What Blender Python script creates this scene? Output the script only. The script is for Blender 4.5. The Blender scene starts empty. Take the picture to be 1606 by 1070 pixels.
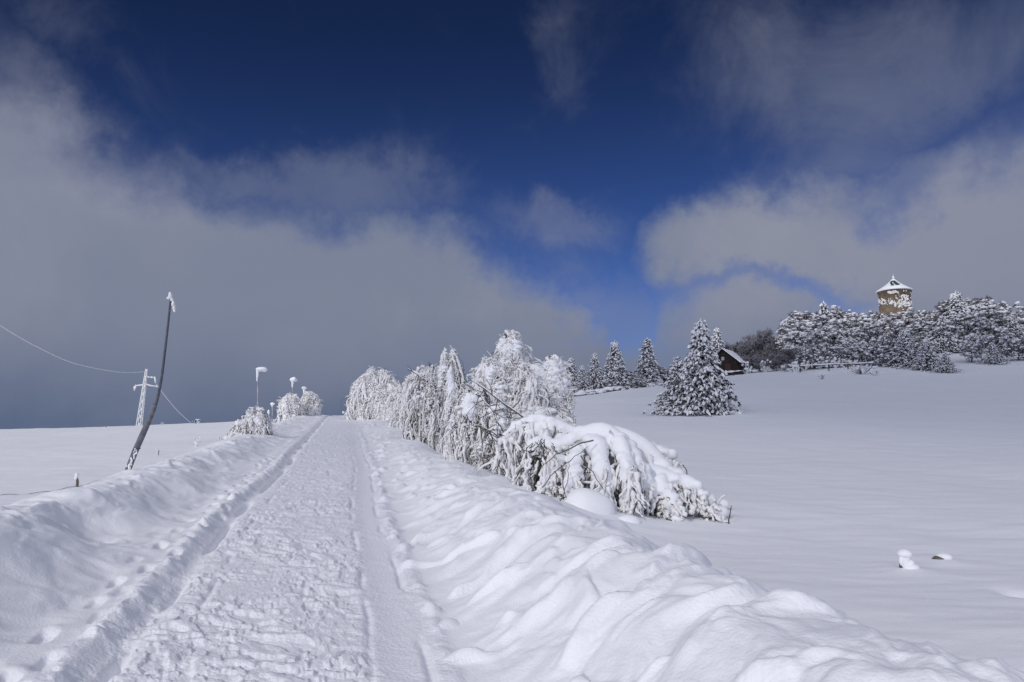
import bpy, math, random
import numpy as np
from mathutils import Vector
rng = np.random.default_rng(7)
random.seed(7)
R = math.radians
scene = bpy.context.scene
COL = scene.collection

# ------------------------------------------------------------------ camera
F = 1204.5; CX = 803.0; CY = 535.0; ZC = 1.75
TH = math.atan(165.0 / F)
cam = bpy.data.cameras.new('camera'); co = bpy.data.objects.new('camera', cam); COL.objects.link(co)
cam.sensor_width = 36; cam.lens = 36 * F / 1606; cam.clip_start = .1; cam.clip_end = 20000
co.location = (0, 0, ZC); co.rotation_euler = (math.pi / 2 + TH, 0, 0)
scene.camera = co

def P(px, py, Y):
    """a point in the place, Y metres ahead, seen in the direction (px, py) of the photograph"""
    a = px - CX; b = CY - py
    d = (a, F * math.cos(TH) - b * math.sin(TH), F * math.sin(TH) + b * math.cos(TH))
    t = Y / d[1]
    return np.array((d[0] * t, Y, ZC + d[2] * t))

def az_el(px, py):
    p = P(px, py, 1.0) - np.array((0, 0, ZC)); p /= np.linalg.norm(p)
    return math.degrees(math.atan2(p[0], p[1])), math.degrees(math.asin(p[2]))

# ------------------------------------------------------------------ noise
def _h(ix, iy, s):
    h = (ix.astype(np.int64) * 374761393 + iy.astype(np.int64) * 668265263 + s * 974634777) & 0xffffffff
    h = ((h ^ (h >> 13)) * 1274126177) & 0xffffffff
    return ((h ^ (h >> 16)) & 0xffff) / 65535.0 * 2 * np.pi

def perlin(x, y, s=0):
    ix = np.floor(x); iy = np.floor(y); fx = x - ix; fy = y - iy
    u = fx * fx * fx * (fx * (fx * 6 - 15) + 10); v = fy * fy * fy * (fy * (fy * 6 - 15) + 10)
    def g(a, b):
        t = _h(ix + a, iy + b, s)
        return np.cos(t) * (fx - a) + np.sin(t) * (fy - b)
    n0 = g(0, 0) * (1 - u) + g(1, 0) * u
    n1 = g(0, 1) * (1 - u) + g(1, 1) * u
    return (n0 * (1 - v) + n1 * v) * 1.5

def fbm(x, y, o=4, s=0, gain=.5):
    a = 1; t = 0
    for i in range(o):
        t = t + a * perlin(x, y, s + i * 17); x = x * 2.03 + 5.1; y = y * 2.03 - 3.7; a *= gain
    return t

def sst(a, b, x):
    t = np.clip((x - a) / (b - a), 0, 1); return t * t * (3 - 2 * t)

# ------------------------------------------------------------------ terrain
def xc(Y): return -0.55 - 0.215 * Y
RY = [-60, 0, 27, 50, 75, 100, 130, 200]
RZ = [-3.5, 0, 1.78, 3.35, 4.85, 5.3, 4.6, 1.0]
def zroad(Y):
    # smooth crest
    Y = np.asarray(Y, float)
    return sum(np.interp(Y + d, RY, RZ) for d in (-12, -8, -4, 0, 4, 8, 12)) / 7.0 + .0

ctrl = []
def W(x, y, z): ctrl.append((x, y, z))
for a in [(0, 674, 80), (180, 670, 80), (330, 664, 78), (440, 658, 78), (1130, 828, 12), (1420, 885, 9), (1590, 1010, 5.6),
          (1080, 650, 45), (1300, 652, 42), (1600, 660, 38), (1400, 610, 66), (1138, 590, 100), (1250, 584, 98), (1350, 582, 94),
          (1480, 588, 88), (1590, 574, 92), (900, 622, 76), (980, 612, 82), (1060, 604, 90), (1200, 582, 106), (1407, 540, 140),
          (1560, 545, 125), (1300, 560, 118), (1160, 730, 22), (1500, 740, 20), (925, 800, 12.5), (700, 735, 27), (800, 740, 20.5), (600, 663, 55), (900, 700, 28)]:
    W(*P(*a))
for y in (0, 6, 12, 27, 50, 75, 100, 130): W(xc(y), y, float(zroad(y)) - .22)
for a in [(-7, 3, .0), (-8, 10, .36), (-12, 22, .93), (-22, 35, 1.5), (-6, 22, 1.0), (-18, 50, 2.35), (-60, 35, 1.2), (-60, 130, 1.5), (-25, 130, 3), (-40, 200, -1),
          (0, -20, -1.3), (-25, -20, -1), (25, -20, -1.2), (9, 3, .15), (20, 15, .9), (40, 30, 3.0), (80, 60, 8), (12, 135, 7.5), (36, 145, 12.5),
          (100, 120, 17), (70, 190, 17), (110, 200, 17), (10, 200, 3), (-5, 110, 5.0), (2, 90, 5.6)]:
    W(*a)
ctrl = np.array(ctrl)
def _k(d2): return np.where(d2 > 0, .5 * d2 * np.log(d2 + 1e-12), 0.)
def _tps():
    n = len(ctrl); x = ctrl[:, 0]; y = ctrl[:, 1]
    K = _k((x[:, None] - x) ** 2 + (y[:, None] - y) ** 2) + np.eye(n) * 2.0
    A = np.zeros((n + 3, n + 3)); A[:n, :n] = K
    Q = np.c_[np.ones(n), x, y]; A[:n, n:] = Q; A[n:, :n] = Q.T
    return np.linalg.solve(A, np.r_[ctrl[:, 2], 0, 0, 0])
_w = _tps()
def field(x, y):
    x = np.asarray(x, float); y = np.asarray(y, float)
    z = _w[-3] + _w[-2] * x + _w[-1] * y
    for i in range(len(ctrl)): z = z + _w[i] * _k((x - ctrl[i, 0]) ** 2 + (y - ctrl[i, 1]) ** 2)
    r = np.hypot(x, y - 60)
    far = sst(110, 330, r)
    far = np.maximum(far, sst(30, 160, -y))
    return z * (1 - far) + (-22) * far

def height(x, y, detail=True):
    x = np.asarray(x, float); y = np.asarray(y, float)
    zf = field(x, y)
    u = x - xc(y)
    wob = perlin(y * .16, y * 0 + 3.3, 5)
    hL = np.interp(y, [-5, 0, 6.5, 9, 12, 21, 30, 45, 75], [.64, .64, .60, .47, .35, .28, .20, .11, .05]) * (1 + .22 * perlin(y * .4, y * 0, 8))
    hR = np.interp(y, [-5, 0, 3.5, 7, 12.6, 24, 46, 75], [.66, .70, .70, .56, .36, .17, .08, .03]) * (1 + .14 * perlin(y * .5, y * 0 + 9, 9))
    uL = -2.9 + .25 * wob; uR = 2.65 + .18 * perlin(y * .2, y * 0 + 7.7, 6)
    zr = zroad(y)
    bl = hL * sst(-1.6, uL, u) + .03 * sst(-1.2, -1.5, u)
    br = hR * sst(1.25, uR, u)
    z = zr + bl + br
    wl = sst(uL - .15, uL - 2.3, u); wr = sst(uR + .15, uR + 1.9, u)
    fade_end = sst(95, 130, y)
    z = z * (1 - wl) * (1 - wr) + zf * np.maximum(wl, wr)
    z = z * (1 - fade_end) + zf * fade_end
    fade_back = sst(-12, -40, y); z = z * (1 - fade_back) + zf * fade_back
    if not detail: return z
    near = 1 - sst(70, 200, np.hypot(x, y))
    # wide undulation of the open field, wind ripples
    fld = np.maximum(wl, wr)
    z = z + near * fld * (.10 * fbm(x * .13, y * .10, 3, 21) + .012 * fbm(x * .8 + .3 * y, y * 1.9, 3, 23) + .02 * np.abs(fbm(x * .35, y * .6, 3, 29)))
    # left bank
    mL = sst(-1.25, -1.75, u) * (1 - sst(uL - .6, uL - 2.6, u))
    wx = x + .18 * perlin(x * 1.7, y * 1.7, 31); wy = y + .18 * perlin(x * 1.7, y * 1.7, 32)
    crest = np.exp(-((u - uL) / .45) ** 2)
    z = z + mL * (.06 * fbm(wx * .9, wy * .55, 3, 33) + .022 * fbm(wx * 3.1, wy * 2.2, 3, 35))
    z = z + crest * (.05 * np.maximum(0, fbm(wx * 2.2, wy * 1.8, 3, 36)) * 1.6)
    # scooped hollow in the left bank face
    for (yy, ss, dd) in ((9.3, .55, .17), (12.6, .8, .14), (6.2, .5, .14), (17.5, 1.1, .12)):
        z = z - dd * np.exp(-((y - yy) / ss) ** 2) * np.exp(-((u + 2.4) / .38) ** 2)
    # right bank: long soft lumps lying obliquely across the face
    mR = sst(1.25, 1.9, u) * (1 - sst(uR + .5, uR + 2.4, u))
    a = (wx * .80 + wy * .60); b = (-wx * .60 + wy * .80) + .25 * perlin(wx * .9, wy * .9, 39)
    amp = np.interp(y, [0, 8, 20, 50], [1., 1., .6, .3])
    l1 = fbm(a * .75, b * 1.9, 2, 41)
    l2 = np.maximum(0, fbm(a * 1.25 + 7, b * 2.9, 2, 43))
    z = z + mR * amp * (.065 * l1 + .07 * l2 ** 1.2 - .02 + .028 * np.maximum(0, fbm(a * 3.1 + 2, b * 5.5, 2, 46) - .12) + .022 * fbm(wx * 2.6, wy * 2.6, 4, 45) + .03 * np.maximum(0, fbm(wx * 3.4 + 3, wy * 2.8, 3, 49) - .18))
    z = z + np.exp(-((u - uR) / .5) ** 2) * .05 * amp * np.maximum(0, perlin(wx * 1.1, wy * .9, 47))
    # clods rolled on the lower right slope
    cl = np.maximum(0, perlin(wx * 3.2, wy * 3.2, 48) - .30) * (1 - sst(2.2, 2.8, u)) * sst(1.0, 1.3, u)
    z = z + cl * .16 * near
    # packed road
    mid = 1 - sst(.85, 1.3, np.abs(u - .05))
    pl = sst(-.02, .16, fbm(wx * 6.5, wy * 7.5, 3, 51)) * .016 + .018 * fbm(wx * 2.2, wy * 2.6, 2, 52) + .006 * fbm(wx * 14, wy * 17, 2, 53)
    bigp = .6 + .6 * sst(-.3, .3, perlin(x * .7, y * .7, 54))
    band = np.exp(-((u - .93) / .17) ** 4)
    z = z + mid * pl * bigp * (1 - .8 * band)
    # ruts
    lw = .07 * perlin(y * .13, y * 0 + 2, 61) * 1.6 + .022 * perlin(y * 1.7, y * 0 + 4, 71) + .012 * perlin(y * 5, x * 2, 72)
    farf = 1 - .75 * sst(16, 40, y)
    def groove(c, w, d): return -d * np.exp(-((u - c) / w) ** 2)
    def ridge(c, w, d): return d * np.exp(-((u - c) / w) ** 2)
    tread = (.45 + 1.3 * np.maximum(0, perlin(wx * 4, wy * 4, 62)) + .6 * np.maximum(0, perlin(wx * 9, wy * 9, 74))) * farf
    patchy = sst(-.25, .2, perlin(y * .55, y * 0 + 5, 63))
    z = z + groove(-.93 + lw, .05, .11) * patchy + groove(-1.0 + lw, .13, .045)
    z = z + ridge(-1.22 + lw, .11, .06) * (tread + .25) * (1 - .5 * sst(20, 50, y))
    z = z + farf * groove(.74 + lw * .9, .028, .024) * sst(-.3, .3, perlin(y * .9, y * 0, 64)) + farf * groove(.93 + lw, .17, .020) + farf * groove(1.11 + lw * .9, .028, .032) * sst(-.2, .3, perlin(y * .7, y * 0 + 8, 65))
    z = z + ridge(1.24 + lw * .9, .075, .032) * tread
    z = z + groove(-.62 + lw, .03, .022) * sst(.0, .3, perlin(y * .8, y * 0 + 14, 66))
    z = z + groove(.2 + .2 * perlin(y * .2, y * 0, 68), .025, .018) * sst(.05, .3, perlin(y * .6, y * 0 + 20, 67))
    z = z + groove(-1.62 + lw * 2, .1, .02) * sst(-.1, .3, perlin(y * .3, y * 0 + 30, 69))
    # boot prints trodden beside the left rut and up the middle of the path
    fr_ = np.random.default_rng(5)
    for i in range(46):
        fy = 3.2 + i * .42 + fr_.normal(0, .08); fu = (-1.32 if i % 2 else -1.52) + fr_.normal(0, .05); dd = .05 * fr_.uniform(.4, 1.2)
        near_ = (np.abs(y - fy) < .6)
        z = z - np.where(near_, dd * np.exp(-((y - fy) / .13) ** 4 - ((u - fu) / .055) ** 4) - .4 * dd * np.exp(-((y - fy - .2) / .07) ** 2 - ((u - fu) / .08) ** 2), 0)
    return z

def gz(x, y): return float(height(np.array([x]), np.array([y]))[0])

# ------------------------------------------------------------------ materials
def mat(name, col, rough=.9, spec=.2, var=None, scale=3., bump=None, bscale=40., sss=0., coord='Object', metal=0.):
    m = bpy.data.materials.new(name); m.use_nodes = True
    nt = m.node_tree; b = nt.nodes['Principled BSDF']
    b.inputs['Base Color'].default_value = (*col, 1); b.inputs['Roughness'].default_value = rough
    b.inputs['Specular IOR Level'].default_value = spec; b.inputs['Metallic'].default_value = metal
    tc = nt.nodes.new('ShaderNodeTexCoord')
    if var is not None:
        n = nt.nodes.new('ShaderNodeTexNoise'); n.inputs['Scale'].default_value = scale; n.inputs['Detail'].default_value = 6
        r = nt.nodes.new('ShaderNodeValToRGB'); r.color_ramp.elements[0].position = .35; r.color_ramp.elements[1].position = .65
        r.color_ramp.elements[0].color = (*col, 1); r.color_ramp.elements[1].color = (*var, 1)
        nt.links.new(tc.outputs[coord], n.inputs['Vector']); nt.links.new(n.outputs['Fac'], r.inputs['Fac'])
        nt.links.new(r.outputs['Color'], b.inputs['Base Color'])
    if bump:
        n = nt.nodes.new('ShaderNodeTexNoise'); n.inputs['Scale'].default_value = bscale; n.inputs['Detail'].default_value = 5
        bp = nt.nodes.new('ShaderNodeBump'); bp.inputs['Strength'].default_value = bump; bp.inputs['Distance'].default_value = .02
        nt.links.new(tc.outputs[coord], n.inputs['Vector']); nt.links.new(n.outputs['Fac'], bp.inputs['Height'])
        nt.links.new(bp.outputs['Normal'], b.inputs['Normal'])
    if sss:
        b.inputs['Subsurface Weight'].default_value = sss; b.inputs['Subsurface Radius'].default_value = (.05, .06, .08); b.inputs['Subsurface Scale'].default_value = .5
    return m
M = {}
M['snow'] = mat('fresh snow', (.86, .87, .90), .75, .25, bump=.35, bscale=55)
M['packed'] = mat('packed snow', (.85, .86, .90), .6, .3, bump=.6, bscale=38)
M['bank'] = mat('ploughed snow', (.87, .88, .91), .75, .25, bump=.35, bscale=45)
M['frost'] = mat('hoar frost on twigs', (.87, .87, .87), .8, .2, var=(.83, .82, .81), scale=5, bump=.6, bscale=30)
M['cap'] = mat('snow resting on branches', (.87, .88, .90), .75, .25, bump=.3, bscale=30)
M['rime'] = mat('thin rime on twigs', (.20, .19, .22), .9, .1, var=(.52, .52, .56), scale=3)
M['twig'] = mat('dark twig bark', (.055, .045, .042), .9, .1, var=(.10, .085, .075), scale=4)
M['bark'] = mat('grey bark', (.10, .085, .075), .9, .1, var=(.2, .18, .17), scale=3, bump=.5, bscale=20)
M['needle'] = mat('conifer needles', (.035, .04, .04), .9, .1, var=(.05, .055, .05), scale=3)
M['brush'] = mat('brown woodland twigs', (.075, .065, .07), .9, .1, var=(.14, .12, .12), scale=2)
M['pole'] = mat('weathered grey pole', (.10, .10, .12), .8, .3, var=(.19, .19, .22), scale=7, bump=.4, bscale=18)
M['pipe'] = mat('dark grey steel tube', (.05, .055, .075), .5, .4, var=(.10, .105, .13), scale=9)
M['stone'] = mat('tan rubble stone', (.19, .14, .10), .9, .1, var=(.30, .235, .17), scale=1.2, bump=.8, bscale=5)
M['slate'] = mat('dark roof slate', (.03, .05, .065), .6, .3, var=(.05, .075, .09), scale=2)
M['wood'] = mat('dark brown boards', (.022, .020, .020), .9, .1, var=(.04, .032, .03), scale=3)
M['door'] = mat('reddish brown boards', (.075, .042, .032), .9, .1, var=(.05, .03, .025), scale=5)
M['dim'] = mat('snow dusted boards', (.5, .47, .42), .9, .1, var=(.3, .28, .25), scale=6)

# ------------------------------------------------------------------ mesh builder
def icos(sub):
    t = (1 + 5 ** .5) / 2
    v = [(-1, t, 0), (1, t, 0), (-1, -t, 0), (1, -t, 0), (0, -1, t), (0, 1, t), (0, -1, -t), (0, 1, -t), (t, 0, -1), (t, 0, 1), (-t, 0, -1), (-t, 0, 1)]
    f = [(0, 11, 5), (0, 5, 1), (0, 1, 7), (0, 7, 10), (0, 10, 11), (1, 5, 9), (5, 11, 4), (11, 10, 2), (10, 7, 6), (7, 1, 8), (3, 9, 4), (3, 4, 2), (3, 2, 6), (3, 6, 8), (3, 8, 9), (4, 9, 5), (2, 4, 11), (6, 2, 10), (8, 6, 7), (9, 8, 1)]
    v = [np.array(p) / np.linalg.norm(p) for p in v]
    for _ in range(sub):
        c = {}; nf = []
        def mid(a, b):
            k = (min(a, b), max(a, b))
            if k not in c:
                m = v[a] + v[b]; v.append(m / np.linalg.norm(m)); c[k] = len(v) - 1
            return c[k]
        for a, b, d in f:
            x, y, z = mid(a, b), mid(b, d), mid(d, a)
            nf += [(a, x, z), (b, y, x), (d, z, y), (x, y, z)]
        f = nf
    return np.array(v), np.array(f)
ICO = {i: icos(i) for i in (0, 1, 2, 3)}

class MB:
    def __init__(s): s.v = []; s.q = []; s.t = []; s.n = 0
    def add(s, v, q=None, t=None):
        v = np.asarray(v, float).reshape(-1, 3)
        if q is not None and len(q): s.q.append(np.asarray(q, int).reshape(-1, 4) + s.n)
        if t is not None and len(t): s.t.append(np.asarray(t, int).reshape(-1, 3) + s.n)
        s.v.append(v); s.n += len(v)
    def tubes(s, Pt, Rd, sides=5, cap=False):
        Pt = np.asarray(Pt, float); Rd = np.asarray(Rd, float)
        if Pt.ndim == 2: Pt = Pt[None]; Rd = Rd[None]
        n, k, _ = Pt.shape
        T = np.gradient(Pt, axis=1); T /= np.linalg.norm(T, axis=2, keepdims=True) + 1e-9
        mean = np.abs(Pt[:, -1] - Pt[:, 0]); mean /= np.linalg.norm(mean, axis=1, keepdims=True) + 1e-9
        ref = np.where((mean[:, 2] > .7)[:, None], np.array([1., .13, 0]), np.array([0, .07, 1.]))[:, None, :]
        N1 = np.cross(T, np.broadcast_to(ref, T.shape)); N1 /= np.linalg.norm(N1, axis=2, keepdims=True) + 1e-9
        N2 = np.cross(T, N1)
        an = np.arange(sides) * 2 * np.pi / sides
        V = Pt[:, :, None, :] + Rd[:, :, None, None] * (np.cos(an)[None, None, :, None] * N1[:, :, None, :] + np.sin(an)[None, None, :, None] * N2[:, :, None, :])
        i = np.arange(n)[:, None, None] * k * sides; j = np.arange(k - 1)[None, :, None] * sides; a = np.arange(sides)[None, None, :]
        b = (a + 1) % sides
        Q = np.stack(np.broadcast_arrays(i + j + a, i + j + b, i + j + sides + b, i + j + sides + a), -1)
        s.add(V, q=Q)
        if cap and sides == 4:
            pass
        if cap:
            base = s.n - n * k * sides
            T3 = []
            for ii in range(n):
                for e in (0, k - 1):
                    o = ii * k * sides + e * sides
                    for c in range(1, sides - 1): T3.append((o + (0 if e else 0), o + c, o + c + 1) if e else (o, o + c + 1, o + c))
            s.t.append(np.array(T3) + base)
    def lumps(s, C, S, sub=1, noise=.25, flat=False, tilt=None):
        C = np.asarray(C, float).reshape(-1, 3); n = len(C)
        S = np.asarray(S, float)
        if S.ndim == 1: S = np.repeat(S[:, None], 3, 1)
        v, f = ICO[sub]; m = len(v)
        ph = rng.uniform(0, 6.28, (n, 1, 3)); fr = rng.uniform(1.6, 3.2, (n, 1, 3))
        d = 1 + noise * (np.sin(v[None] * fr + ph).sum(2) / 2.)
        V = v[None] * d[:, :, None] * S[:, None, :]
        a = rng.uniform(0, 6.28, n)
        if tilt is not None: a = tilt
        c, sn = np.cos(a)[:, None], np.sin(a)[:, None]
        V = np.stack((V[..., 0] * c - V[..., 1] * sn, V[..., 0] * sn + V[..., 1] * c, V[..., 2]), -1) + C[:, None]
        Fc = f[None] + (np.arange(n) * m)[:, None, None]
        s.add(V, t=Fc)
    def box(s, c, size, rz=0., taper=1.):
        x, y, z = [q / 2 for q in size]
        v = np.array([(sx * x * (taper if sz > 0 else 1), sy * y * (taper if sz > 0 else 1), sz * z) for sz in (-1, 1) for sy in (-1, 1) for sx in (-1, 1)])
        cc, ss = math.cos(rz), math.sin(rz)
        v = np.c_[v[:, 0] * cc - v[:, 1] * ss, v[:, 0] * ss + v[:, 1] * cc, v[:, 2]] + np.array(c)
        s.add(v, q=[(0, 2, 3, 1), (4, 5, 7, 6), (0, 1, 5, 4), (2, 6, 7, 3), (0, 4, 6, 2), (1, 3, 7, 5)])
    def lathe(s, prof, seg=32, c=(0, 0, 0), wob=0.):
        prof = np.array(prof); k = len(prof); an = np.arange(seg) * 2 * np.pi / seg
        r = prof[:, 0][:, None] * (1 + wob * np.sin(an * 3 + 1)[None] + wob * .6 * np.sin(an * 7)[None])
        V = np.stack((r * np.cos(an), r * np.sin(an), np.repeat(prof[:, 1][:, None], seg, 1)), -1) + np.array(c)
        Q = [(i * seg + a, i * seg + (a + 1) % seg, (i + 1) * seg + (a + 1) % seg, (i + 1) * seg + a) for i in range(k - 1) for a in range(seg)]
        s.add(V, q=Q)
    def build(s, name, m, parent=None, smooth=True, origin=None):
        me = bpy.data.meshes.new(name)
        V = np.concatenate(s.v)
        if origin is not None: V = V - np.array(origin)
        q = np.concatenate(s.q) if s.q else np.zeros((0, 4), int); t = np.concatenate(s.t) if s.t else np.zeros((0, 3), int)
        me.vertices.add(len(V)); me.vertices.foreach_set('co', V.astype(np.float32).ravel())
        nl = len(q) * 4 + len(t) * 3
        me.loops.add(nl); me.loops.foreach_set('vertex_index', np.r_[q.ravel(), t.ravel()].astype(np.int32))
        me.polygons.add(len(q) + len(t))
        me.polygons.foreach_set('loop_start', np.r_[np.arange(len(q)) * 4, len(q) * 4 + np.arange(len(t)) * 3].astype(np.int32))
        me.polygons.foreach_set('use_smooth', np.full(len(q) + len(t), smooth))
        me.materials.append(m); me.update(calc_edges=True); me.validate()
        o = bpy.data.objects.new(name, me); COL.objects.link(o)
        if parent is not None: o.parent = parent
        elif origin is not None: o.location = origin
        return o

def tag(o, label=None, cat=None, group=None, kind=None):
    if label: o['label'] = label
    if cat: o['category'] = cat
    if group: o['group'] = group
    if kind: o['kind'] = kind
    return o
def thing(name, loc, label, cat, group=None):
    o = bpy.data.objects.new(name, None); COL.objects.link(o); o.location = tuple(float(c) for c in loc); o.empty_display_size = .2
    return tag(o, label, cat, group)

# ------------------------------------------------------------------ ground mesh (one height field, finest near the path)
def make_ground():
    azd = np.linspace(-44, 44, 1150)
    azc = np.linspace(44, 316, 140)[1:-1]
    az = np.radians(np.r_[azd, azc]); na = len(az)
    r = [.25]
    while r[-1] < 110: r.append(r[-1] * (1.0045 if r[-1] > 2 else 1.02))
    while r[-1] < 9000: r.append(r[-1] * 1.05)
    r = np.array(r); nr = len(r)
    X = r[:, None] * np.sin(az); Y = r[:, None] * np.cos(az)
    Z = height(X, Y)
    # field features: hollows and humps where buried things lie
    for (px, py, yy, s, a) in ((1600, 945, 7.6, .16, -.10), (1415, 880, 9.1, .3, .05), (1290, 603, 93, 1.2, .35), (925, 815, 12.2, .7, .14), (1478, 866, 9.6, .22, .03), (1100, 640, 43, 3.0, -.0)):
        p = P(px, py, yy); Z += a * np.exp(-((X - p[0]) ** 2 + ((Y - p[1]) * .8) ** 2) / s ** 2)
    V = np.stack((X, Y, Z), -1).reshape(-1, 3)
    V = np.r_[V, [[0, 0, gz(0, 0)]]]
    i = np.arange(nr - 1)[:, None] * na; j = np.arange(na)[None]; j2 = (j + 1) % na
    Q = np.stack(np.broadcast_arrays(i + j, i + na + j, i + na + j2, i + j2), -1).reshape(-1, 4)
    U = (X - xc(Y)); uc = U.ravel()[Q].mean(1); yc = Y.ravel()[Q].mean(1)
    # vertex normals of the whole sheet
    a = V[Q[:, 2]] - V[Q[:, 0]]; b = V[Q[:, 3]] - V[Q[:, 1]]; n = np.cross(a, b)
    if n[:, 2].mean() < 0: Q = Q[:, ::-1]; n = -n
    VN = np.zeros_like(V)
    for c in range(4):
        for d in range(3): VN[:, d] += np.bincount(Q[:, c], weights=n[:, d], minlength=len(V))
    VN[-1] = (0, 0, 1)
    VN /= np.linalg.norm(VN, axis=1, keepdims=True) + 1e-12
    inr = (yc > -12) & (yc < 110)
    masks = {'path': (np.abs(uc) < 1.32) & inr, 'snow_bank_left': (uc <= -1.32) & (uc > -3.4) & inr, 'snow_bank_right': (uc >= 1.32) & (uc < 3.3) & inr}
    rest = ~(masks['path'] | masks['snow_bank_left'] | masks['snow_bank_right'])
    masks['ground'] = rest
    for nm, mk in masks.items():
        q = Q[mk]; used = np.unique(q); mp = np.zeros(len(V), int); mp[used] = np.arange(len(used))
        mb = MB(); tri = None
        if nm == 'path':
            pass
        mb.add(V[used], q=mp[q])
        if nm == 'path':
            c = len(used); mb.v.append(V[-1:]); mb.n += 1
            ring = [x for x in range(na)]
            mb.t.append(np.array([(c, mp[(x + 1) % na], mp[x]) for x in ring])) if all(x in set(used.tolist()) for x in ring[::50]) else None
        name = {'snow_bank_left': 'snow_bank', 'snow_bank_right': 'snow_bank'}.get(nm, nm)
        o = mb.build(name, M['packed'] if nm == 'path' else M['bank'] if 'bank' in nm else M['snow'])
        me = o.data
        nn = VN[used] if nm != 'path' else np.r_[VN[used], [[0, 0, 1]]]
        if len(nn) == len(me.vertices): me.normals_split_custom_set_from_vertices([tuple(v) for v in nn.astype(float)])
        o['kind'] = 'structure'
        if nm == 'snow_bank_left': o['label'] = 'snow bank along the left edge of the path'
        if nm == 'snow_bank_right': o['label'] = 'lumpy snow bank along the right edge of the path'
        if nm == 'path': o['label'] = 'trodden and driven snow path climbing the hill'
        if nm == 'ground': o['label'] = 'smooth snow covered fields and hillside'
make_ground()

# ------------------------------------------------------------------ bowed, snow laden trees beside the path
def dome_strands(c, H, rx, ry, n, a0=(0, 1.3), da=(.25, .7), rad=(.03, .06), tilt=0., k=9, inward=(.0, .16), lump=.45, droop=1., clus=6, out=0.):
    """strands in bunches that arch over a dome; c = centre of its base; out > 0 lets their tips stand off"""
    nc = max(4, n // clus); pick = rng.integers(0, nc, n)
    ph = rng.uniform(0, 2 * np.pi, nc)[pick] + rng.normal(0, .07, n)
    s = rng.uniform(a0[0], a0[1], nc)[pick] + rng.normal(0, .06, n); s = np.abs(s); L = (rng.uniform(da[0], da[1], nc)[pick]) * rng.uniform(.6, 1.2, n)
    offc = rng.normal(0, .07, nc)[pick]
    t = np.linspace(0, 1, k)
    A = s[:, None] + L[:, None] * t
    A2 = np.minimum(A, np.pi / 2)
    rr = np.sin(A2) ** .85; zz = np.cos(A2) ** .9
    over = np.maximum(0, A - np.pi / 2)
    lob = 1 + .13 * np.sin(ph * 3 + c[0]) + .09 * np.sin(ph * 5 + c[1]) + .06 * np.sin(ph * 11)
    dep = (1 - rng.uniform(inward[0], inward[1], n)) * (1 + offc)
    PH = ph[:, None] + (rng.normal(0, .16, nc)[pick] + rng.normal(0, .08, n))[:, None] * t + .05 * np.sin(t * 7 + rng.uniform(0, 6, n)[:, None])
    jit = .016 * np.cumsum(rng.normal(0, 1, (n, k)), 1)
    bulge = 1 + .07 * np.sin(A * 7 + ph[:, None] * 4 + c[0]) + out * np.sin(t * 2.6) * rng.uniform(.2, 1, n)[:, None]
    x = c[0] + rr * rx * bulge * (lob * dep)[:, None] * np.cos(PH) + jit
    y = c[1] + rr * ry * bulge * (lob * dep)[:, None] * np.sin(PH)
    z = c[2] + H * zz * (dep ** .8)[:, None] * (1 + .07 * np.sin(PH * 4 + c[0])) - over * H * .8 * droop + tilt * (x - c[0]) + out * H * .35 * (np.sin(t * 3.0)) * rng.uniform(.2, 1, n)[:, None]
    w = rng.uniform(rad[0], rad[1], n)[:, None] * (1 - .75 * t ** 2.2) * (1 + lump * np.sin(t * rng.uniform(8, 20, n)[:, None] + rng.uniform(0, 6, n)[:, None]))
    w *= (.35 + .65 * np.minimum(1, t * 5))
    return np.stack((x, y, z), -1), np.maximum(w, .006)

def clip_ground(Pt, Rd, lift=.0):
    g = height(Pt[..., 0], Pt[..., 1], False) + lift
    Pt[..., 2] = np.maximum(Pt[..., 2], g - .05)
    return Pt, Rd

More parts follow.
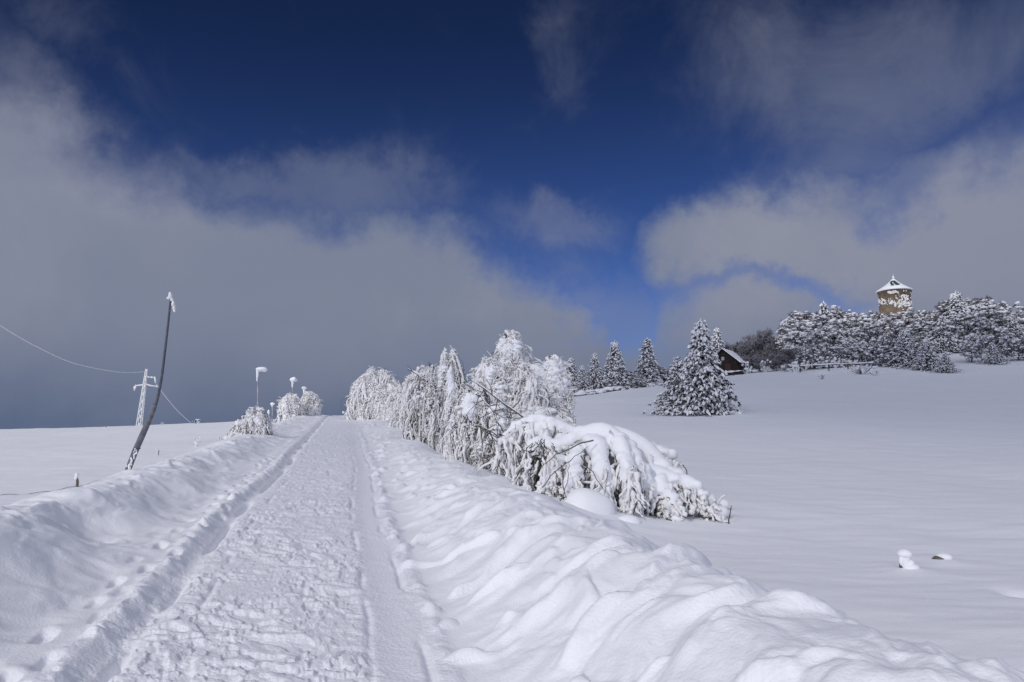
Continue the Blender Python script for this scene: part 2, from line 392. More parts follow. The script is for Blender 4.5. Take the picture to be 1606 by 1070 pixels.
GROW = 'snow laden trees bowed over beside the path'
def weeping(name, spec, label, cat='tree', dens=1.0, lobes=(), limbs=(), darkness=1., group=GROW, radius=(.03, .06), capn=1., trunk=None):
    """spec: (px, base_py, Y).  lobes: (px_centre, py_top, py_base, half_width_px, depth_factor)"""
    px, py, Y = spec
    b = P(px, py, Y); b[2] = gz(b[0], b[1])
    root = thing(name, b, label, cat, group)
    fr = MB(); cp = MB(); tw = MB(); wd = MB()
    for (lx, ty, by, hw, df, dy) in lobes:
        yy = Y + dy
        c = P(lx, by, yy); top = P(lx, ty, yy); H = top[2] - c[2]; rx = hw / F * yy; ry = rx * df
        n = int(dens * 400 * max(.5, rx * H))
        rs = 1
        A, B = dome_strands(c, H, rx, ry, n, rad=radius); A, B = clip_ground(A, B); fr.tubes(A, B, 5)
        A, B = dome_strands(c, H, rx, ry, n // 2, a0=(.9, 1.5), da=(.3, .9), rad=(radius[0] * .7, radius[1] * .8), inward=(0, .3), lump=.5); A, B = clip_ground(A, B); fr.tubes(A, B, 5)
        A, B = dome_strands(c, H, rx, ry, n // 3, a0=(.1, 1.3), da=(.12, .4), rad=(radius[0] * .6, radius[1] * .7), out=.22, clus=5); A, B = clip_ground(A, B); fr.tubes(A, B, 5)
        A, B = dome_strands(c, H, rx, ry, int(n * .3 * darkness), a0=(.1, 1.4), da=(.12, .4), rad=(.005, .010), out=.26, clus=4, lump=0); A, B = clip_ground(A, B); tw.tubes(A, B, 4)
        A, B = dome_strands(c, H, rx, ry, int(n * 3.8), a0=(.18, 1.5), da=(.01, .02), k=3, inward=(0, .10))
        C = A[:, 1]; g_ = height(C[:, 0], C[:, 1], False); C = C[C[:, 2] > g_ + .05]; m_ = len(C); d_ = rng.normal(0, 1, (m_, 3)); d_[:, 2] -= .25; d_ /= np.linalg.norm(d_, axis=1)[:, None]
        l_ = rng.uniform(.07, .24, m_)[:, None] * (radius[1] / .05); t_ = np.linspace(-.5, 1, 5); q_ = C[:, None, :] + (d_ * l_)[:, None, :] * t_[None, :, None] + rng.normal(0, .012, (m_, 5, 3)); q_[..., 2] -= (.25 * l_) * t_[None] ** 2
        dk = rng.random(m_) < .09 * darkness
        r_ = rng.uniform(.008, .020, m_)[:, None] * (radius[1] / .05) * np.array((.5, 1., 1., .9, .35))
        fr.tubes(q_[~dk], r_[~dk], 5); tw.tubes(q_[dk], r_[dk] * .4, 4)
        # knobbly frost clumps sitting on the strands
        A, B = dome_strands(c, H, rx, ry, int(n * 2.6), a0=(.2, 1.5), da=(.01, .02), k=3)
        C = A[:, 1]; S = rng.uniform(.022, .068, len(C)) * (radius[1] / .06)
        fr.lumps(C, np.c_[S * 1.3, S, S * .9], 1, .3)
        # dark twigs between them
        A, B = dome_strands(c, H * .97, rx * .97, ry * .97, int(n * .28 * darkness), a0=(.2, 1.45), da=(.15, .5), rad=(.006, .013), inward=(0, .1), lump=0, clus=3)
        A += rng.normal(0, .02, A.shape); tw.tubes(*clip_ground(A, np.maximum(B, .005)), 4)
        A, B = dome_strands(c, H * .85, rx * .8, ry * .8, int(n * .3 * darkness), a0=(.2, 1.4), da=(.3, .9), rad=(.01, .025), inward=(0, .3), lump=.2, clus=3)
        tw.tubes(*clip_ground(A, B), 4)
        # snow caps along the crests
        A, B = dome_strands(c, H * 1.01, rx * .97, ry * .97, int(capn * 26), a0=(.08, .7), da=(.15, .55), rad=(.07, .15), inward=(0, .08), lump=.2, k=8)
        cp.tubes(A, B, 8)
        A, B = dome_strands(c, H, rx, ry, int(capn * 85 * max(.6, rx)), a0=(.4, 1.35), da=(.01, .02), k=3)
        C = A[:, 1]; S = rng.uniform(.05, .12, len(C)); cp.lumps(C, np.c_[S * 1.4, S, S * .65], 2, .18)
    for lm in limbs:   # (points (px,py,dY)..., radius, kind)
        pts, r0, snowy = lm
        pp = np.array([P(a, b_, Y + d) for a, b_, d in pts]); t = np.linspace(0, 1, len(pp)); tt = np.linspace(0, 1, 14)
        q = np.stack([np.interp(tt, t, pp[:, i]) for i in range(3)], -1); q[1:-1] = (q[:-2] + 2 * q[1:-1] + q[2:]) / 4
        q += rng.normal(0, .012, q.shape)
        wd.tubes(q, r0 * (1 - .75 * tt), 6)
        if snowy:
            q2 = q + np.array((0, 0, r0 * 1.1)); cp.tubes(q2, r0 * snowy * (1 - .5 * tt) * (1 + .2 * np.sin(tt * 19)) * np.minimum(1, np.minimum(tt, 1 - tt) * 5 + .05), 7)
        for k_ in range(int(9)):
            i = rng.integers(3, 13); st = q[i]; L = rng.uniform(.2, .55)
            d = rng.normal(0, 1, 3); d[2] = abs(d[2]) * .6 if rng.random() < .5 else -abs(d[2]); d /= np.linalg.norm(d)
            e = st + d * L; mdl = (st + e) / 2 + rng.normal(0, .04, 3)
            wd.tubes(np.array([st, mdl, e, e + d * .15 - np.array((0, 0, .08))]), np.array([.012, .009, .006, .003]), 4)
    # trunk
    tx, tyy = b[0], b[1]
    hgt = (P(px, lobes[0][1], Y)[2] - b[2]) * .8 if lobes else 1.
    tt = np.linspace(0, 1, 8)
    tk = np.stack((tx + .15 * np.sin(tt * 3), tyy + .1 * tt, b[2] - .1 + tt * hgt), -1); wd.tubes(tk, .09 * (1 - .7 * tt), 8)
    for _ in range(12):
        s_ = tk[rng.integers(2, 7)]; ang = rng.uniform(0, 6.28); L = rng.uniform(.4, 1.) * (lobes[0][3] / F * Y if lobes else .8)
        e = s_ + np.array((math.cos(ang) * L, math.sin(ang) * L, rng.uniform(-.1, .5))); mdl = (s_ + e) / 2 + np.array((0, 0, .2))
        wd.tubes(np.array([s_, mdl, e, e + np.array((0, 0, -.3))]), np.array([.035, .025, .015, .006]), 5)
    fr.build('frosted_twigs', M['frost'], root, origin=b)
    tw.build('bare_twigs', M['twig'], root, origin=b)
    wd.build('trunk', M['bark'], root, origin=b)
    if cp.n: cp.build('snow_cover', M['cap'], root, origin=b)
    return root

weeping('bowed_tree', (590, 668, 54), 'rounded bowed tree at the top of the row, leftmost where the path meets the sky', dens=1.0, radius=(.045, .09),
        lobes=[(588, 588, 662, 34, .9, 0), (603, 610, 672, 30, .8, -1), (566, 603, 656, 18, .9, .5), (622, 622, 672, 20, .8, -2)])
weeping('bowed_tree', (645, 690, 38), 'low frosted tree between the rounded top tree and the tall twiggy tree', dens=1.0, radius=(.035, .07),
        lobes=[(645, 598, 700, 22, .9, 0), (628, 612, 690, 18, .9, 2), (660, 590, 712, 20, .9, -1)])
weeping('twiggy_tree', (690, 728, 28), 'tall twiggy frosted tree with a pointed drooping top, left of the largest tree', dens=1.1, darkness=1.5, radius=(.022, .045), capn=1.1,
        lobes=[(702, 566, 722, 26, .9, 0), (680, 590, 728, 36, .8, 0), (665, 582, 640, 22, .9, .5), (715, 628, 738, 26, .8, -1.5)],
        limbs=[(((700, 700, 0), (690, 640, 0), (660, 590, 0), (640, 580, 0)), .04, 1.5)])
weeping('bowed_tree', (800, 735, 20.5), 'largest bowed tree, a tall snow domed crown with long hanging curtains', dens=1.35, radius=(.022, .05), capn=2.3, darkness=.7,
        lobes=[(800, 533, 640, 29, .95, .6), (812, 582, 705, 66, .8, 0), (866, 566, 625, 20, .9, .3), (868, 590, 668, 27, .9, .2), (770, 575, 690, 34, .9, -.3), (830, 640, 690, 55, .7, -.6)])
weeping('twiggy_tree', (750, 745, 18), 'tangled tree with bare dark branches slanting out in front of the largest tree', dens=1.1, darkness=1.7, radius=(.02, .042), capn=1.6,
        lobes=[(742, 612, 738, 32, .9, 0), (775, 640, 748, 34, .8, -.2), (800, 665, 752, 40, .7, -.8), (722, 650, 730, 16, .8, .8)],
        limbs=[(((850, 690, -1.5), (820, 655, -1.8), (775, 620, -1.8), (730, 590, -1.6)), .024, .55),
               (((800, 700, -2), (770, 640, -2), (740, 605, -1.6)), .018, .8),
               (((840, 735, -2.2), (800, 700, -2.2), (775, 680, -2.2), (745, 668, -2.)), .026, .9),
               (((760, 735, -2.4), (790, 690, -2.3), (820, 670, -2.2)), .014, 0),
               (((790, 745, -2.4), (770, 700, -2.3), (745, 650, -2.2)), .012, 0)])

# collapsed tree in front: long arching limbs heavy with snow, curtains hanging to the ground
def collapsed():
    Y = 12.8
    b = P(900, 800, Y); b[2] = gz(b[0], b[1])
    root = thing('collapsed_tree', b, 'nearest tree, flattened by thick smooth snow pads with icicle like twigs hanging to the ground', 'tree', GROW)
    fr = MB(); cp = MB(); tw = MB(); wd = MB()
    limbs = [  # px, py, dY ; thickness of the snow on them
        ([(850, 720, .4), (900, 690, .4), (950, 678, .2), (985, 705, 0), (1010, 750, -.1), (1020, 800, -.1)], .13),
        ([(900, 700, .6), (955, 676, .5), (1010, 708, .4), (1050, 745, .3), (1085, 775, .1), (1110, 822, 0)], .14),
        ([(960, 690, .9), (1010, 702, .9), (1040, 712, .8), (1057, 728, .8)], .10),
        ([(1000, 735, .2), (1050, 752, .1), (1085, 762, .0), (1115, 790, 0), (1140, 826, -.1)], .10),
        ([(930, 685, .1), (940, 715, -.2), (945, 750, -.4), (940, 790, -.5)], .13),
        ([(970, 690, .0), (985, 735, -.35), (990, 780, -.45), (985, 815, -.5)], .11),
        ([(880, 720, .0), (865, 745, -.3), (850, 770, -.4), (840, 790, -.5)], .09),
        ([(860, 690, .6), (840, 700, .5), (825, 730, .3), (815, 765, .1)], .09),
        ([(905, 705, .0), (900, 740, -.3), (890, 775, -.5)], .10),
        ([(1030, 750, .0), (1050, 785, -.2), (1060, 822, -.3)], .09),
        ([(1070, 765, .2), (1090, 790, .2), (1095, 825, .1)], .08),
        ([(820, 690, .9), (860, 668, .9), (905, 680, .8), (930, 700, .6)], .10),
        ([(870, 672, .8), (850, 660, .9), (810, 668, 1.), (780, 700, .9)], .08)]
    for pts, th in limbs:
        th = th * 1.32
        pp = np.array([P(a, c - 3, Y + d) for a, c, d in pts]); t = np.linspace(0, 1, len(pp)); n = 22; tt = np.linspace(0, 1, n)
        q = np.stack([np.interp(tt, t, pp[:, i]) for i in range(3)], -1)
        for _ in range(3): q[1:-1] = (q[:-2] + 2 * q[1:-1] + q[2:]) / 4
        wd.tubes(q - np.array((0, 0, th * .6)), .022 * (1 - .7 * tt), 6)
        cp.tubes(q, th * (.55 + .45 * np.sin(np.pi * np.minimum(1, tt * 1.0 + .15))) * (1 + .14 * np.sin(tt * 17 + len(pts) + pts[0][0])) * (1 - .55 * tt ** 3), 12)
        cp.lumps(q[1:-2] + rng.normal(0, .03, (n - 3, 3)), np.c_[rng.uniform(.6, 1.1, n - 3) * th, rng.uniform(.6, 1.1, n - 3) * th, rng.uniform(.5, .8, n - 3) * th], 2, .15)
        # curtain
        m = 62
        for j in range(m):
            f = rng.uniform(.08, .97) * (n - 1); i = int(f); st = q[i] * (1 - f + i) + q[min(i + 1, n - 1)] * (f - i)
            st = st + np.array((rng.normal(0, th * .5), rng.normal(-th * .35, th * .5), -th * .4))
            g = gz(st[0], st[1]); L = max(.08, (st[2] - g)) * rng.uniform(.25, 1.0); k = 12; s = np.linspace(0, 1, k)
            sway = np.cumsum(rng.normal(0, .013, (k, 2)), 0)
            q3 = np.stack((st[0] + sway[:, 0] + s * rng.normal(0.02, .09), st[1] + sway[:, 1] + s * rng.normal(-.05, .08), st[2] - L * s), -1)
            rr = rng.uniform(.018, .052) * (1 - .45 * s) * (1 + .4 * np.sin(s * rng.uniform(9, 24) + rng.uniform(0, 6))); rr[-1] *= .4
            fr.tubes(q3, rr, 7)
            if rng.random() < .35:
                o_ = q3 + rng.normal(0, .01, q3.shape) + np.array((rng.normal(0, .05), -.02, 0))
                tw.tubes(o_, np.full(k, rng.uniform(.004, .008)), 4)
    for (px, py, dy, s_) in ((952, 700, .25, .24), (975, 722, .1, .2), (1000, 735, .2, .2), (935, 705, .1, .2), (1030, 748, .15, .17), (1075, 776, .1, .16), (1100, 792, .05, .13), (915, 715, .3, .17), (990, 712, .45, .2), (1050, 765, .2, .15), (880, 690, .8, .16), (850, 676, .9, .16)):
        c = P(px, py, Y + dy); cp.lumps([c], [[s_ * 1.15, s_ * .9, s_ * .75]], 3, .12)
    # small side twigs, dark and frosted
    for _ in range(420):
        pts, th = limbs[rng.integers(len(limbs))]; i = rng.integers(len(pts) - 1); f = rng.random()
        a = P(*pts[i][:2], Y + pts[i][2]); c = P(*pts[i + 1][:2], Y + pts[i + 1][2]); st = a * (1 - f) + c * f
        st[2] -= rng.uniform(.05, .5) * 1.; g = gz(st[0], st[1])
        if st[2] < g + .05: continue
        d = np.array((rng.normal(0, 1), -abs(rng.normal(0, .5)), rng.normal(-.5, .6))); d /= np.linalg.norm(d); L = rng.uniform(.12, .4)
        q = np.array([st, st + d * L * .5 + (0, 0, .02), st + d * L + (0, 0, -.02), st + d * L * 1.3 + (0, 0, -.08)]); q[:, 2] = np.maximum(q[:, 2], g)
        if rng.random() < .45: tw.tubes(q, np.array([.008, .006, .005, .003]), 4)
        else: fr.tubes(q, np.array([.02, .026, .02, .008]), 6)
    # left tangle joined to the trees behind
    for (lx, ty, by, hw, dy) in ((850, 690, 790, 38, -.1), (890, 700, 800, 40, .2), (1000, 730, 822, 50, .5), (1080, 775, 828, 34, .3)):
        c = P(lx, by, Y + dy); top = P(lx, ty, Y + dy); H = top[2] - c[2]; rx = hw / F * Y
        A, B = dome_strands(c, H, rx, rx * .8, 420, a0=(.5, 1.4), da=(.2, .6), rad=(.014, .036), inward=(0, .3)); fr.tubes(*clip_ground(A, B), 6)
        A, B = dome_strands(c, H, rx, rx * .8, 120, a0=(.3, 1.4), da=(.2, .6), rad=(.006, .010), inward=(0, .2), lump=0, clus=2); tw.tubes(*clip_ground(A, B), 4)
        A, B = dome_strands(c, H * .8, rx * .7, rx * .6, 120, a0=(.3, 1.4), da=(.3, .9), rad=(.01, .02), inward=(0, .3), lump=0, clus=2); tw.tubes(*clip_ground(A, B), 4)
    for pts, r0 in [([(930, 690, -.4), (900, 700, -.6), (870, 715, -.7), (835, 745, -.8)], .011), ([(850, 765, -.7), (875, 735, -.8), (905, 715, -.8), (922, 700, -.7)], .008),
                    ([(880, 730, -.8), (885, 770, -.9), (895, 800, -.9)], .009), ([(910, 715, -.8), (935, 750, -.9), (950, 775, -.9)], .009), ([(870, 740, -.9), (878, 790, -1)], .008),
                    ([(872, 800, -.9), (890, 760, -.9), (893, 725, -.8)], .008), ([(1000, 735, -.5), (1008, 775, -.6), (1003, 810, -.6)], .008)]:
        pp = np.array([P(a, c, Y + d) for a, c, d in pts]); t = np.linspace(0, 1, len(pp)); tt = np.linspace(0, 1, 12)
        q = np.stack([np.interp(tt, t, pp[:, i]) for i in range(3)], -1); q[1:-1] = (q[:-2] + 2 * q[1:-1] + q[2:]) / 4
        wd.tubes(q + rng.normal(0, .008, q.shape), r0 * (1.2 - .8 * tt), 5)
    tt = np.linspace(0, 1, 10); p0 = P(862, 775, Y + .5); p0[2] = gz(p0[0], p0[1]) - .1; p1 = P(940, 695, Y + .3)
    tk = p0 + (p1 - p0) * tt[:, None] + np.c_[np.zeros(10), np.zeros(10), .25 * np.sin(tt * np.pi)]
    wd.tubes(tk, .075 * (1 - .6 * tt), 9)
    fr.build('frosted_twigs', M['frost'], root, origin=b); tw.build('bare_twigs', M['twig'], root, origin=b)
    wd.build('trunk', M['bark'], root, origin=b)
    o = cp.build('snow_cover', M['cap'], root, origin=b)
    md = o.modifiers.new('melt', 'REMESH'); md.mode = 'VOXEL'; md.voxel_size = .022; md.use_smooth_shade = True
    sm = o.modifiers.new('soft', 'SMOOTH'); sm.iterations = 6; sm.factor = .6
collapsed()

# left side shrubs
LG = 'frosted shrubs on the left side of the path'
weeping('frosted_shrub', (388, 692, 30), 'low drooping frosted shrub on the left bank, nearest of the left shrubs', 'shrub', group=LG, dens=1.3, radius=(.022, .045), darkness=1.3,
        lobes=[(398, 646, 706, 22, .9, 0), (380, 664, 708, 22, .9, .2), (412, 656, 700, 12, .9, .3), (365, 680, 708, 14, .9, .2)])
weeping('frosted_shrub', (455, 655, 62), 'dome shaped frosted shrub, left one of the touching pair near the crest', 'shrub', group=LG, dens=.9, radius=(.045, .085), darkness=1.2,
        lobes=[(454, 622, 655, 17, .9, 0)])
weeping('frosted_shrub', (484, 652, 64), 'dome shaped frosted shrub, right one of the touching pair near the crest', 'shrub', group=LG, dens=.9, radius=(.045, .085), darkness=1.2,
        lobes=[(484, 618, 654, 14, .9, 0)])

# ------------------------------------------------------------------ conifers and woodland trees (templates of unit height)
def conifer_template(seed, H=6., wide=.38, n=150, lumpy=1., dark='needle', irregular=.2):
    global rng
    rng = np.random.default_rng(seed)
    nd = MB(); sn = MB(); tk = MB(); gn = MB()
    tt = np.linspace(0, 1, 10)
    tk.tubes(np.stack((.04 * np.sin(tt * 5) * H / 6, 0 * tt, tt * H * .97 - .2), -1), .022 * H * (1.02 - tt), 8)
    for i in range(n):
        f = (i + rng.random()) / n; f = f ** .85; z = H * (.03 + .93 * f); L = H * wide * (1 - f) ** 1.15 * rng.uniform(1 - irregular, 1 + irregular * .8) + .03 * H
        a = i * 2.399 + rng.normal(0, .2); k = 6; s = np.linspace(0, 1, k)
        dr = rng.uniform(.35, .75)
        q = np.stack((np.cos(a) * L * s, np.sin(a) * L * s, z + L * (.12 * s - dr * s ** 1.8)), -1); q[:, 2] = np.maximum(q[:, 2], .03)
        tk.tubes(q, .006 * H * (1.1 - s), 4)
        m = max(3, int(L / H * 36))
        for j in range(m):
            g = (j + .6 * rng.random() + .3) / m; c = np.array([np.interp(g, s, q[:, d]) for d in range(3)])
            wdt = L * .30 * (1 - .55 * g) + .02 * H
            c = c + np.array((-math.sin(a), math.cos(a), 0)) * rng.normal(0, wdt * .6)
            c[2] = max(.02, c[2] - abs(rng.normal(0, .02 * H)))
            # needle sprays: thin blades
            for _ in range(5):
                d = np.array((math.cos(a) + rng.normal(0, .7), math.sin(a) + rng.normal(0, .7), rng.normal(-.55, .35))); d /= np.linalg.norm(d)
                ln = H * rng.uniform(.022, .05); w_ = np.cross(d, rng.normal(0, 1, 3)); w_ /= np.linalg.norm(w_); w_ *= H * .009
                (nd if rng.random() < .55 else gn).add([c - w_, c + w_, c + d * ln + w_ * .5, c + d * ln - w_ * .5], q=[(0, 1, 2, 3)])
            for _ in range(3):
                if rng.random() > .85 * lumpy: continue
                a2 = a + rng.normal(0, .55); ln = H * rng.uniform(.018, .045); tt_ = np.linspace(0, 1, 4); r0 = H * (.005 + .011 * rng.random() ** 1.6)
                st = c + rng.normal(0, .008 * H, 3) + (0, 0, .012 * H)
                f_ = np.stack((st[0] + math.cos(a2) * ln * tt_, st[1] + math.sin(a2) * ln * tt_, st[2] - ln * rng.uniform(.2, 1.1) * tt_ ** 1.6), -1)
                sn.tubes(f_, r0 * np.array((.45, 1.0, .9, .25)), 6)
    s0 = np.linspace(0, 1, 6)
    sn.tubes(np.stack((.01 * H * np.sin(s0 * 4), 0 * s0, H * (.93 + .075 * s0)), -1), .013 * H * (1.1 - s0), 6)
    return [tk.build('trunk', M['bark']), nd.build('needles', M[dark], smooth=False), sn.build('snow_cover', M['cap']), gn.build('rimed_needles', M['rime'], smooth=False)]

def broad_template(seed, H=8., lobes=7, dens=1., rad=.42, trunkh=.25, snow=.34, dark='brush', bare=False):
    global rng
    rng = np.random.default_rng(seed)
    tw = MB(); sn = MB(); tk = MB(); ri = MB()
    tt = np.linspace(0, 1, 6)
    lean = rng.normal(0, .05, 2) * H
    top = np.array((lean[0], lean[1], H * .55))
    tk.tubes(np.stack((lean[0] * tt, lean[1] * tt, tt * H * .55 - .2), -1), .022 * H * (1.1 - .7 * tt), 7)
    tips = []
    def grow(p, d, L, r, lev):
        k = 4; s = np.linspace(0, 1, k); bend = rng.normal(0, .18, 3)
        q = p + d * L * s[:, None] + bend * L * (s ** 2)[:, None] - np.array((0, 0, .12 * L * (lev > 1))) * (s ** 2)[:, None]
        q[:, 2] = np.maximum(q[:, 2], .15)
        (tk if lev < 3 else tw).tubes(q, r * (1 - .55 * s), 5 if lev < 2 else 4)
        if lev >= 2:
            for i in (1, 2, 3): tips.append((q[i], d, lev))
            if lev >= 3 or rng.random() < .8:
                ri.tubes(q + np.array((0, 0, r * .9)), np.maximum(r * .9, .012 * H / 8) * (1 - .4 * s), 4)
        if lev < 4:
            for _ in range([5, 4, 4, 3][lev]):
                t_ = rng.uniform(.35, 1.); e = q[0] + (q[-1] - q[0]) * t_
                dd = d * .55 + rng.normal(0, .55, 3); dd[2] += .1; dd /= np.linalg.norm(dd)
                grow(e, dd, L * rng.uniform(.5, .75), r * .55, lev + 1)
    for i in range(lobes):
        a = i * 2.4 + rng.normal(0, .3); zf = rng.uniform(.12, .55)
        up = rng.uniform(.25, 1.1)
        d = np.array((math.cos(a), math.sin(a), up)); d /= np.linalg.norm(d)
        grow(np.array((lean[0] * zf / .55, lean[1] * zf / .55, zf * H)), d, H * rad * rng.uniform(.5, .75), .012 * H, 0)
    if not bare:
        for (c, d, lev) in tips:
            if rng.random() > dens: continue
            for _ in range(5):
                d2 = rng.normal(0, 1, 3) + d; d2 /= np.linalg.norm(d2); ln = H * rng.uniform(.02, .05); w_ = np.cross(d2, rng.normal(0, 1, 3)); w_ *= H * .004 / np.linalg.norm(w_)
                (tw if rng.random() < .5 else ri).add([c - w_, c + w_, c + d2 * ln + w_ * .4, c + d2 * ln - w_ * .4], q=[(0, 1, 2, 3)])
            if rng.random() < snow:
                s0 = H * (.006 + .026 * rng.random() ** 2.2)
                sn.lumps(c + np.array((0, 0, s0 * .6)), [[s0 * 1.5, s0 * 1.1, s0 * .75]], 1, .3)
    else:
        for (c, d, lev) in tips:
            for _ in range(3):
                d2 = rng.normal(0, .8, 3) + d; d2 /= np.linalg.norm(d2); ln = H * rng.uniform(.03, .07)
                (ri if rng.random() < .78 else tw).tubes(np.array([c, c + d2 * ln * .6 + rng.normal(0, .01, 3), c + d2 * ln]), np.array([.0030, .0024, .0014]) * H, 3)
    out = [tk.build('trunk', M['bark']), tw.build('twigs', M[dark], smooth=False), ri.build('rime', M['rime'])]
    if sn.n: out.append(sn.build('snow_cover', M['cap']))
    return out

def park(parts):       # measure a template, then keep only its meshes
    h = max(max(v[2] for v in p.bound_box) for p in parts)
    info = [(p.name.split('.')[0], p.data) for p in parts]
    for p in parts: bpy.data.objects.remove(p)
    return info, h
T = {'c1': park(conifer_template(11, wide=.36, n=150)), 'c2': park(conifer_template(12, wide=.30, n=120)), 'c3': park(conifer_template(13, wide=.40, n=130, irregular=.45)),
     'big': park(conifer_template(14, wide=.43, n=250, irregular=.42)),
     'b1': park(broad_template(21, lobes=8)), 'b2': park(broad_template(22, lobes=9, snow=.42)), 'b3': park(broad_template(23, lobes=8, snow=.28, rad=.46)),
     'n1': park(broad_template(31, lobes=6, bare=True)), 'n2': park(broad_template(32, lobes=7, bare=True, rad=.46))}
rng = np.random.default_rng(99)
def plant(kind, px, top, Y, label, name, group=None, wscale=1., rot=None, cat='tree', sink=0., base=None):
    info, h = T[kind]
    p = P(px, top, Y); g = gz(p[0], p[1]) - sink
    s = (p[2] - g) / h
    o = thing(name, (p[0], p[1], g), label, cat, group)
    o.rotation_euler = (rng.normal(0, .03), rng.normal(0, .03), rng.uniform(0, 6.28) if rot is None else rot)
    o.scale = (s * wscale, s * wscale, s)
    for nm, me in info:
        c = bpy.data.objects.new(nm, me); COL.objects.link(c); c.parent = o
    return o

plant('big', 1097, 498, 45, 'largest snow laden conifer, standing alone in the open field left of the cabin', 'conifer', wscale=.92, sink=.1)
plant('c3', 1060, 557, 46.0, 'small lopsided conifer leaning against the left side of the large lone conifer', 'conifer', wscale=1.25, sink=.1)
G1 = 'conifers on the skyline left of the large one'
plant('c1', 963, 533, 80, 'sharp pointed spruce on the skyline, second tallest behind the field wall', 'conifer', G1, 1.15)
plant('c2', 1013, 528, 84, 'slim double topped spruce on the skyline just left of the large lone conifer', 'conifer', G1, 1.25)
plant('c3', 931, 552, 80, 'shaggy conifer on the skyline left of the sharp pointed spruce', 'conifer', G1, 1.0)
plant('c2', 893, 560, 82, 'pale small conifer at the left end of the skyline group, beside the largest bowed tree', 'conifer', G1, 1.2)
plant('c3', 912, 572, 79, 'short bushy conifer second from the left in the skyline group', 'conifer', G1, 1.2)
plant('c2', 1122, 513, 118, 'slim conifer top showing behind the cabin and the large lone conifer', 'conifer', G1, 1.1)
G2 = 'rimed shrubs along the skyline wall'
for i, (px, top, Y, l) in enumerate([(985, 582, 82, 'low rimed shrub between the two pointed skyline spruces'), (1040, 572, 86, 'rimed shrub right of the slim double topped spruce'),
                                     (1000, 588, 80, 'smallest rimed shrub at the foot of the slim double topped spruce'), (948, 590, 80, 'rimed shrub at the foot of the sharp pointed spruce on its left'),
                                     (1060, 578, 92, 'rimed shrub half hidden behind the small lopsided conifer')]):
    plant(('b1', 'b2')[i % 2], px, top, Y, l, 'rimed_shrub', G2, 1.5, cat='shrub')
G3 = 'bare rimed trees behind the cabin'
for i, (px, top, Y, k, w, l) in enumerate([(1148, 532, 122, 'n1', 1.1, 'bare dark rimed tree just behind the cabin roof'), (1172, 534, 124, 'n2', 1.2, 'low bare tree right behind the cabin, left of the round crowned one'),
        (1192, 514, 120, 'n2', .85, 'round crowned bare dark tree, tallest between cabin and woods'), (1215, 522, 122, 'n1', 1., 'bare rimed tree right of the round crowned bare tree'),
        (1236, 524, 118, 'b1', 1., 'rimed tree at the left foot of the woods'), (1130, 536, 126, 'n1', 1.1, 'bare tree showing above the cabin ridge'),
        (1178, 556, 104, 'n1', 1.2, 'small snowy orchard tree right beside the cabin'), (1217, 554, 103, 'n2', 1.1, 'small dark stemmed orchard tree between cabin and woods'),
        (1237, 545, 106, 'n2', 1.2, 'orchard tree with upright trunk near the woods edge'), (1246, 562, 100, 'n1', 1.3, 'lowest orchard bush by the start of the fence')]):
    plant(k, px, top, Y, l, 'bare_tree', G3, w)
# woods on the hill
G4 = 'snow laden trees of the hilltop woods'
wood = [  # px, top, Y, template, width, place words
 (1262, 488, 128, 'b1', 'back row, at the far left end of the woods'), (1293, 471, 130, 'c2', 'pointed spruce top at the left part of the woods skyline'), (1330, 480, 128, 'b2', 'back row, between the spruce top and the tower'),
 (1366, 484, 130, 'b3', 'back row, just left of the round tower'), (1402, 492, 128, 'b1', 'directly below the round tower'), (1438, 484, 130, 'b2', 'back row, just right of the round tower'),
 (1468, 472, 128, 'b3', 'rising skyline crown two trees right of the tower'), (1499, 455, 122, 'c1', 'pointed dark conifer, the highest tree of the woods'), (1530, 466, 126, 'b1', 'skyline crown right of the highest conifer'),
 (1563, 474, 126, 'b2', 'skyline crown second from the right edge'), (1600, 478, 126, 'b3', 'skyline crown at the right edge'),
 (1256, 500, 112, 'b2', 'middle row, leftmost with dark hollow below'), (1290, 498, 114, 'b3', 'middle row, below the pointed spruce top'), (1322, 505, 112, 'b1', 'middle row, third from the left'),
 (1358, 506, 114, 'b2', 'middle row, left below the tower'), (1396, 508, 112, 'b3', 'middle row, right under the tower'), (1436, 500, 114, 'b1', 'middle row, right below the tower'),
 (1474, 494, 110, 'c3', 'broad conifer in the middle row below the highest conifer'), (1512, 488, 110, 'b2', 'middle row, bright crown below the highest conifer'), (1548, 488, 110, 'b3', 'middle row, third from the right edge'),
 (1586, 492, 108, 'c3', 'drooping conifer of the middle row near the right edge'), (1622, 490, 110, 'b1', 'middle row, cut by the right edge'),
 (1268, 532, 101, 'b3', 'front row, first above the wooden fence'), (1304, 538, 101, 'b1', 'front row, second above the wooden fence'), (1342, 530, 101, 'b2', 'front row, third, above the end of the fence'),
 (1380, 526, 99, 'b3', 'front row, left of the bowed white pines'), (1418, 516, 97, 'c3', 'white laden pine, left of the bowed pair in front'), (1452, 530, 93, 'c1', 'bowed white pine spilling down to the field'),
 (1482, 552, 90, 'c3', 'lowest white pine whose branches touch the open field'), (1520, 524, 98, 'b2', 'front row, right of the bowed white pines'), (1556, 536, 95, 'c3', 'front pine drooping to the snow near the right edge'),
 (1592, 522, 97, 'b1', 'front row, at the right edge'), (1640, 500, 100, 'b2', 'just outside the right edge')]
for i, (px, top, Y, k, l) in enumerate(wood):
    if px > 1630: continue
    nm = 'laden_conifer' if k[0] == 'c' else 'laden_tree'
    plant(k, px, top, Y, 'snow laden woodland tree, ' + l, nm, G4, (1.0 if k == 'c2' else 1.65 if Y < 99 else 1.35) if k[0] == 'c' else .95 + .2 * rng.random(), sink=.3)

